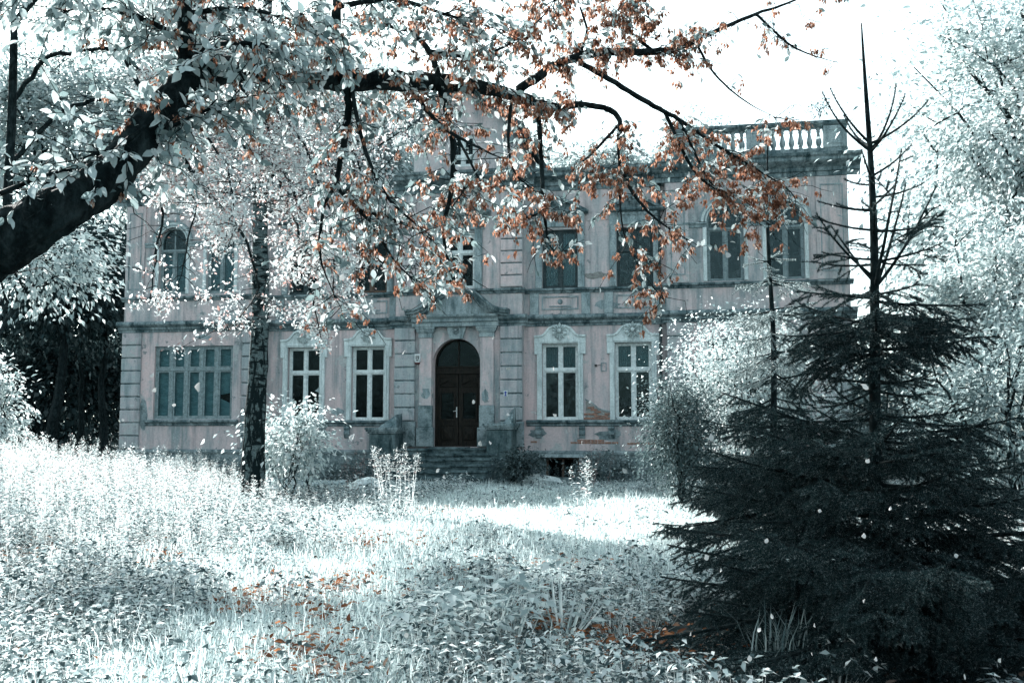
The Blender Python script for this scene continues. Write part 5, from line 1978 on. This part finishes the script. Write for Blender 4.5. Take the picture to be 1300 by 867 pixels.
    # hanging seed clusters
    def cluster(seed):
        r2 = np.random.default_rng(seed)
        n = 13
        P = np.stack([r2.normal(size=n) * .2, r2.normal(size=n) * .2, -r2.uniform(.0, .6, n)], 1)
        ax = np.stack([r2.normal(size=n) * .35, r2.normal(size=n) * .35, -np.ones(n)], 1)
        return scatter(KITE_V, KITE_F, P, frames(ax, rand_dirs(n, r2)), r2.uniform(.36, .62, n))
    tm = [cluster(s) for s in range(6)]
    dC = CP[:, 1] + O[1]
    pc = pix(CP + O)
    vis = (pc[:, 0] > 0) & (pc[:, 0] < 1300) & (pc[:, 1] > 0) & (pc[:, 1] < 420)
    order = np.argsort(-(CS / dC) * vis)
    near, rest = order[:280], order[280:]
    ang = rng.uniform(0, 2 * math.pi, len(CP))
    parts = []
    for k in range(6):
        sel = rest[k::6]
        Rz = np.zeros((len(sel), 3, 3))
        c, s = np.cos(ang[sel]), np.sin(ang[sel])
        Rz[:, 0, 0], Rz[:, 0, 1], Rz[:, 1, 0], Rz[:, 1, 1], Rz[:, 2, 2] = c, -s, s, c, 1
        parts.append(scatter(tm[k][0], tm[k][1], CP[sel], Rz, CS[sel]))
    V, F = merge(parts)
    np_obj('seed_clusters', V, F, M['rust'], root, kind='stuff')
    cme = [np_mesh('seed_cluster', v, f, M['rust']) for v, f in tm]
    for i in near:
        o = link(bpy.data.objects.new('seed_cluster', cme[i % 6]), root)
        o.location = CP[i]
        o.rotation_euler = (0, 0, ang[i])
        o.scale = (CS[i],) * 3
    return len(LP), len(CP)


nleaf = maple()


# ------------------------------------------------------------------ undergrowth
def plant_templates():
    out = {}
    rng = np.random.default_rng(91)
    def herb(n, h, spread, leaf):
        ps, ax, sz = [], [], []
        for k in range(n):
            a = rng.uniform(0, 2 * math.pi)
            r_ = spread * math.sqrt(rng.random())
            z = h * rng.uniform(.35, 1.0) * (1 - .35 * (r_ / spread) ** 2)
            for s in range(3):
                aa = a + (s - 1) * .9
                ps.append((r_ * math.cos(a), r_ * math.sin(a), z))
                ax.append((math.cos(aa), math.sin(aa), rng.uniform(-.45, .25)))
                sz.append(leaf * rng.uniform(.7, 1.25))
        nr = rand_dirs(len(ps), rng) * .45 + np.array([0, 0, 1.0])
        V, F = scatter(KITE_V, KITE_F, np.array(ps), frames(np.array(ax), nr), np.array(sz))
        # stalks
        st, sf = [], []
        for k in range(0, len(ps), 3):
            p = np.array(ps[k])
            b = np.array([p[0] * .3, p[1] * .3, 0])
            w = np.array([.0035, .0035, 0])
            st += [b - w, b + w, p]
            sf.append((len(st) - 3, len(st) - 2, len(st) - 1))
        return merge([(V, F), (np.array(st), [np.array(sf)])])
    def tuft(n, h, spread, w, lean=.5):
        V, Q, Tt = [], [], []
        for k in range(n):
            a = rng.uniform(0, 2 * math.pi)
            b = np.array([rng.normal() * spread, rng.normal() * spread, 0])
            L = h * rng.uniform(.5, 1.1)
            d = np.array([math.cos(a), math.sin(a), 0]) * rng.uniform(.1, lean)
            s = np.array([-math.sin(a), math.cos(a), 0]) * w / 2
            m_ = b + d * L * .4 + np.array([0, 0, L * .6])
            t = b + d * L * 1.1 + np.array([0, 0, L * rng.uniform(.75, 1)])
            i = len(V)
            V += [b - s, b + s, m_ + s * .8, m_ - s * .8, t]
            Q.append((i, i + 1, i + 2, i + 3))
            Tt.append((i + 3, i + 2, i + 4))
        return np.array(V), [np.array(Q), np.array(Tt)]
    def weed(h, nl, leaf, plume):
        ps, ax, sz = [], [], []
        top = np.array([rng.normal() * .08, rng.normal() * .08, 1]) * h
        for k in range(nl):
            f = .2 + .78 * k / nl
            a = k * 2.4
            ps.append(top * f)
            ax.append((math.cos(a), math.sin(a), rng.uniform(-.1, .6)))
            sz.append(leaf * (1.15 - .55 * f) * rng.uniform(.7, 1.2))
        for k in range(plume):
            f = rng.uniform(.72, 1.06)
            a = rng.uniform(0, 6.28)
            rr = (1.1 - f) * .38 * h * rng.random()
            ps.append(top * f + np.array([math.cos(a) * rr, math.sin(a) * rr, 0]))
            ax.append((math.cos(a), math.sin(a), .8))
            sz.append(leaf * .35 * rng.uniform(.7, 1.3))
        V, F = scatter(np.array(KITE_V) * np.array([.62, 1, 1]), KITE_F, np.array(ps), frames(np.array(ax), rand_dirs(len(ps), rng) * .5 + np.array([0, 0, 1.0])), np.array(sz))
        w = .006
        st = np.array([(-w, 0, 0), (w, 0, 0), (top[0], top[1], top[2]), (0, -w, 0), (0, w, 0)])
        return merge([(V, F), (st, [np.array([(0, 1, 2), (3, 4, 2)])])])
    out['herb'] = [herb(20, .25, .21, .05) for _ in range(8)]
    out['low'] = [herb(34, .10, .34, .032) for _ in range(8)]
    out['tuft'] = [tuft(26, .34, .06, .0065) for _ in range(7)]
    out['shortgrass'] = [tuft(60, .13, .20, .006, .9) for _ in range(7)]
    out['weed'] = [weed(1.0, 26, .13, 26) for _ in range(8)]
    out['plume'] = [weed(1.0, 12, .09, 70) for _ in range(6)]
    return out


TP = plant_templates()


def strew(name, kind, X, Y, S, seed, mat, zs=None):
    rng = np.random.default_rng(seed)
    meshes = [np_mesh(kind + '_plant', v, f, mat) for v, f in TP[kind]]
    n = len(X)
    zs = np.ones(n) if zs is None else zs
    E = np.stack([rng.normal(size=n) * .10, rng.normal(size=n) * .10, rng.uniform(0, 2 * math.pi, n)], 1)
    strew_nodes(name, np.stack([X, Y, gz(X, Y) - .01], 1), E, np.stack([S, S, S * zs], 1), rng.integers(0, len(meshes), n), meshes)


def field(n, y0, y1, seed, power=1.0, margin=2.0):
    rng = np.random.default_rng(seed)
    Y = y0 + (y1 - y0) * rng.random(n) ** power
    X = (rng.random(n) * 2 - 1) * (.54 * Y + margin)
    return X, Y, rng


PATCH = [(430, 748, 75, 17), (335, 757, 35, 12), (480, 690, 60, 9), (215, 715, 25, 8), (300, 775, 40, 8), (410, 780, 28, 30), (820, 828, 70, 25), (560, 735, 30, 6), (40, 705, 45, 12), (690, 800, 25, 8), (545, 652, 80, 5), (725, 722, 60, 5), (470, 655, 30, 5), (380, 832, 40, 14), (410, 862, 30, 8)]


def patchiness(X, Y):
    P = pix(np.stack([X, Y, gz(X, Y) + .05], 1))
    w = np.zeros(len(X))
    for cx, cy, rx, ry in PATCH:
        w = np.maximum(w, np.exp(-(((P[:, 0] - cx) / rx) ** 2 + ((P[:, 1] - cy) / ry) ** 2)))
    return w


def front_of_villa(X, Y):
    """distance in front of the facade"""
    return -((X + 2) * math.sin(YAW) + (Y - 38) * math.cos(YAW))


def under_spruce(X, Y, r):
    d = np.hypot(X - px_tree(1112, 7.6), Y - 7.6)
    return (d > 1.75) | (r.random(len(X)) < .10)


def undergrowth():
    clump = lambda X, Y, s: .5 + .5 * np.sin(X * 1.1 * s + 1.7 * np.sin(Y * .8 * s)) * np.cos(Y * 1.3 * s + X * .4)
    # low leaves over everything
    X, Y, r = field(9000, 4.6, 34, 101, 1.45)
    keep = (r.random(len(X)) > patchiness(X, Y) * 1.2) & (front_of_villa(X, Y) > 3.2)
    keep &= ~((np.abs(X - .2) < 2.4) & (Y > 13.5) & (r.random(len(X)) < .5))
    keep &= r.random(len(X)) < .05 + .95 * clump(X * 2.3, Y * 2.6, .9) ** 1.4
    keep &= under_spruce(X, Y, r)
    X, Y = X[keep], Y[keep]
    strew('ground_cover', 'low', X, Y, r.uniform(.7, 1.3, len(X)) * (.62 + .05 * Y), 102, M['herb'])
    # knee high herbs, in drifts
    X, Y, r = field(12000, 4.6, 30, 103, 1.6)
    open_ = (X > -3.2 + .06 * Y) & (X < 3.9) & (Y > 11.5)
    lane = (Y < 13) & (X < -.6 - .1 * Y + .6) & (X > -2.6 - .02 * Y)
    prob = np.clip(clump(X * 1.3, Y * 1.5, 1.0) ** 1.6 * 1.5, .05, 1) * np.where(open_, .08, 1) * np.clip(1 - 1.2 * patchiness(X, Y), 0, 1) * np.where(lane, .25, 1)
    keep = (r.random(len(X)) < prob) & (front_of_villa(X, Y) > 4)
    keep &= under_spruce(X, Y, r)
    X, Y = X[keep], Y[keep]
    strew('herb_drifts', 'herb', X, Y, r.uniform(.6, 1.35, len(X)) * (.72 + .03 * Y), 104, M['herb'], r.uniform(.8, 1.6, len(X)))
    # grass
    X, Y, r = field(8500, 4.6, 34, 105, 1.4)
    keep = (r.random(len(X)) > patchiness(X, Y) * 1.1) & (front_of_villa(X, Y) > 3.0) & (r.random(len(X)) < (.10 + .8 * clump(Y * 1.7, X * 1.9, 1.0) ** 2) * np.where((X > -1.2) & (Y < 11), .35, 1))
    keep &= under_spruce(X, Y, r)
    X, Y = X[keep], Y[keep]
    strew('grass_tufts', 'tuft', X, Y, r.uniform(.45, 1.1, len(X)) * np.where((X > -2.5) & (X < 4) & (Y > 11), .5, 1.0) * np.where((Y < 11) & (X < -.4), .6, 1.0) * (.8 + .015 * Y), 106, M['grass'])
    X = np.concatenate([r.uniform(-3.8, 5.4, 7000), r.uniform(-3.2, -.7, 1500)])
    Y = np.concatenate([r.uniform(10.5, 34.5, 7000), r.uniform(4.6, 12, 1500)])
    keep = (front_of_villa(X, Y) > 2.9) & (r.random(len(X)) > patchiness(X, Y) * 1.1)
    X, Y = X[keep], Y[keep]
    strew('short_grass', 'shortgrass', X, Y, r.uniform(.8, 1.5, len(X)) * (.8 + .02 * Y), 107, M['grass'])
    # the tall white meadow on the left
    r = np.random.default_rng(108)
    n = 6200
    Y = 10 + 23 * r.random(n) ** .8
    X = -.54 * Y - 3 + r.random(n) * (.54 * Y + 3)
    edge = -2.4 - .20 * np.maximum(Y - 18, 0)
    hgt = np.clip((edge - X) / 7, 0, 1)
    cl = clump(X * 1.2, Y * 1.1, .8)
    keep = (X < edge) & (r.random(n) < (.3 + .7 * hgt) * (.3 + .7 * cl)) & (front_of_villa(X, Y) > 1.2)
    X, Y, hgt, cl = X[keep], Y[keep], hgt[keep], cl[keep]
    S = (.40 + .78 * hgt * np.clip((Y - 8) / 14, .15, 1)) * r.uniform(.6, 1.2, len(X)) * (.75 + .4 * cl)
    pl = r.random(len(X)) < .4
    strew('tall_weeds', 'weed', X[~pl], Y[~pl], S[~pl], 109, M['weed'])
    strew('plumed_weeds', 'plume', X[pl], Y[pl], S[pl] * 1.08, 110, M['weed'])
    # right side and rear: weeds under the trees
    r = np.random.default_rng(111)
    n = 1700
    Y = 12 + 20 * r.random(n)
    X = 3.9 + r.random(n) * (.54 * Y)
    keep = front_of_villa(X, Y) > 1
    strew('tall_weeds', 'weed', X[keep], Y[keep], r.uniform(.35, .8, n)[keep], 112, M['weed'])
    # weeds against the plinth
    n = 520
    u_ = r.uniform(-13.8, 8, n)
    w_ = -r.uniform(.7, 2.6, n)
    keep = ~((u_ > -2.6) & (u_ < 2.4)) & ~((u_ > 2.6) & (u_ < 5) & (r.random(n) < .7))
    W = np.array([vw(a, b, 0) for a, b in zip(u_[keep], w_[keep])])
    strew('wall_weeds', 'weed', W[:, 0], W[:, 1], r.uniform(.45, .95, len(W)), 113, M['paledark'])
    # brown dead leaves lying everywhere on the soil
    X, Y, r = field(7500, 4.6, 22, 116, 1.6)
    r2 = np.random.default_rng(117)
    Pd = np.stack([X, Y, gz(X, Y) + r2.uniform(.01, .11, len(X))], 1)
    V, F = scatter(OVAL_V, OVAL_F, Pd, frames(rand_dirs(len(X), r2) * np.array([1, 1, .3]), rand_dirs(len(X), r2) * .5 + np.array([0, 0, 1.0])), r2.uniform(.04, .075, len(X)) * (1 + .02 * Y))
    np_obj('dead_leaves', V, F, M['deadleaf'], kind='stuff')
    # fallen rust leaves
    r = np.random.default_rng(114)
    P = []
    for cx, cy, rx, ry in PATCH:
        k = int(48 + rx * ry * .17)
        for _ in range(k):
            px, py = cx + r.normal() * rx * .75, cy + r.normal() * ry * .75
            if py < 600:
                continue
            d = EYE * FPX / max(py - 545, 30)
            for _i in range(2):
                q = at(px, py, d)
                d = (EYE - float(gz(q[0], q[1]))) * FPX / max(py - 545, 30)
            q = at(px, py, d)
            P.append((q[0], q[1], float(gz(q[0], q[1])) + r.uniform(.04, .16)))
    X, Y, _ = field(520, 5, 20, 115)
    P += [(a, b, float(gz(a, b)) + .06 + .1 * r.random()) for a, b in zip(X, Y)]
    P = np.array(P)
    ax = rand_dirs(len(P), r)
    ax[:, 2] *= .3
    nr = rand_dirs(len(P), r) * .6 + np.array([0, 0, 1.0])
    V, F = scatter(OVAL_V, OVAL_F, P, frames(ax, nr), r.uniform(.04, .085, len(P)) * (1 + .01 * P[:, 1]))
    np_obj('leaf_litter', V, F, M['litter'], kind='stuff')


undergrowth()


def single_plant(name, label, kind, px, py, depth, s, mat, n=1, seed=1, cat='plant', spread=.1, zst=1.0):
    """a plant one can pick out: stems and leaves"""
    r = np.random.default_rng(seed)
    p = on_ground(px, py, depth)
    root = empty(name, p, r.uniform(0, 6), label=label, cat=cat)
    ts = TP[kind]
    for k in range(n):
        v, f = ts[(k + seed) % len(ts)]
        a = r.uniform(0, 6.28)
        ss = s * r.uniform(.75, 1.15)
        Rm = np.array([[[math.cos(a), -math.sin(a), r.normal() * .12], [math.sin(a), math.cos(a), r.normal() * .12], [0, 0, 1]]])
        V, F = scatter(v, f, np.array([[r.normal() * spread, r.normal() * spread, 0]]), Rm, np.array([[ss, ss, ss * zst]]))
        np_obj('stem' if n > 1 else 'stem', V, F, mat, root)
    return root


single_plant('tall_weed', 'tall white plumed weed before the left end of the steps', 'plume', 482, 640, 23.5, 1.3, M['weed'], 9, 3, spread=.2)
single_plant('tall_weed', 'leaning white plumed weed right beside the boulder', 'plume', 505, 648, 22.5, 1.1, M['weed'], 9, 4, spread=.22)
single_plant('tall_weed', 'dusky pink flower spikes behind the boulder', 'plume', 462, 632, 25.5, 1.2, M['pinkweed'], 8, 5, spread=.35)
single_plant('tall_weed', 'white flowering weed standing right of the cellar window', 'weed', 742, 640, 23, 1.25, M['weed'], 6, 6, spread=.12)
single_plant('grass_clump', 'pale mounded grass clump at the edge of the sunlit lawn, right side', 'tuft', 795, 650, 19.5, 2.0, M['grass'], 7, 7, spread=.22, cat='grass clump')
single_plant('tall_weed', 'reddish dry stalks against the plinth on the right', 'plume', 752, 612, 31, 1.4, M['pinkweed'], 5, 8, spread=.45)
single_plant('dry_stalk', 'dark dry stalks standing in the middle of the lawn', 'plume', 620, 755, 10.2, .55, M['drystem'], 3, 9, spread=.11, zst=1.1)
single_plant('dry_stalk', 'dark stalks at the lower left of the lawn', 'plume', 85, 800, 8.6, .62, M['drystem'], 5, 10, spread=.25)
single_plant('dry_stalk', 'dark stalk left of the middle stalks, by the rust leaves', 'plume', 594, 745, 10.6, .45, M['drystem'], 1, 11, spread=.02)
single_plant('herb_plant', 'large white leaved plant low in the middle of the lawn', 'herb', 622, 805, 8.0, 2.3, M['pale'], 7, 12, spread=.3)
single_plant('grass_clump', 'arching grass blades at the foot of the dark spruce', 'tuft', 988, 860, 6.9, 1.5, M['paledark'], 3, 13, spread=.04, cat='grass clump')
single_plant('herb_plant', 'grey star shaped seedling under the dark spruce', 'herb', 1058, 850, 6.7, .62, M['pale'], 1, 14, spread=.01)
single_plant('fern_plant', 'white leafy plant beside the foot of the birch', 'weed', 345, 640, 22.5, .9, M['weed'], 5, 15, spread=.35)
single_plant('fern_plant', 'white leafy plant left of the birch foot', 'weed', 300, 640, 22.5, .85, M['weed'], 5, 16, spread=.3)


# ------------------------------------------------------------------ pale leaves drifting down
def falling():
    spots = [(252, 491, 11), (193, 476, 6), (196, 495, 6), (221, 514, 5), (448, 554, 11), (156, 533, 4), (513, 447, 7), (556, 597, 6), (564, 605, 5), (610, 563, 7), (622, 562, 5),
             (646, 468, 6), (626, 428, 5), (601, 510, 5), (645, 526, 5), (703, 468, 6), (704, 527, 5), (722, 428, 5), (749, 510, 5), (739, 562, 6), (793, 597, 7), (834, 447, 7), (865, 392, 5),
             (1097, 491, 11), (1154, 495, 6), (1128, 514, 6), (903, 555, 8), (1102, 585, 6), (1041, 648, 5), (973, 686, 6), (1097, 680, 6), (897, 707, 7), (915, 723, 5), (1214, 705, 6), (980, 782, 6), (964, 799, 6),
             (1034, 793, 5), (833, 808, 6), (877, 804, 6), (952, 835, 7), (1097, 762, 5), (1031, 830, 4), (1269, 838, 6), (1225, 858, 7), (1112, 836, 5), (924, 324, 8), (937, 328, 5), (1011, 386, 6), (998, 446, 6), (912, 492, 5),
             (434, 352, 8), (437, 205, 6), (439, 253, 6), (516, 806, 7), (472, 808, 5), (438, 155, 6), (697, 155, 7), (730, 93, 6), (875, 222, 8), (868, 265, 5), (1130, 645, 5), (640, 731, 5), (708, 730, 5), (80, 853, 8), (165, 838, 6)]
    r = random.Random(5)
    rng = np.random.default_rng(121)
    me = []
    for k in range(4):
        v = np.array(OVAL_V) * np.array([1.35, .95, 1.6]) + rng.normal(size=(9, 3)) * .05
        v[:, 1] -= .5
        me.append(np_mesh('falling_leaf', np.concatenate([v, v - np.array([0, 0, .02])]), [np.concatenate([np.array(OVAL_F[0]), np.array(OVAL_F[0])[:, ::-1] + 9])], M['flake'], smooth=True))
    for k, (px, py, s) in enumerate(spots):
        d = r.uniform(4.5, 8.0)
        if py > 640:
            d = min(d, .8 * EYE * FPX / (py - 545))
            if px > 850:
                d = min(d, 5.2)
        o = link(bpy.data.objects.new('falling_leaf', me[k % 4]), None, 'white leaf drifting down through the air', 'leaf', 'white leaves drifting down')
        o.location = at(px, py, d)
        o.scale = (s * d / FPX * 1.25,) * 3
        o.rotation_euler = (r.uniform(.8, 2.2), r.uniform(-.6, .6), r.uniform(0, 6))


falling()
print('needles', nn, 'maple leaves', nleaf)
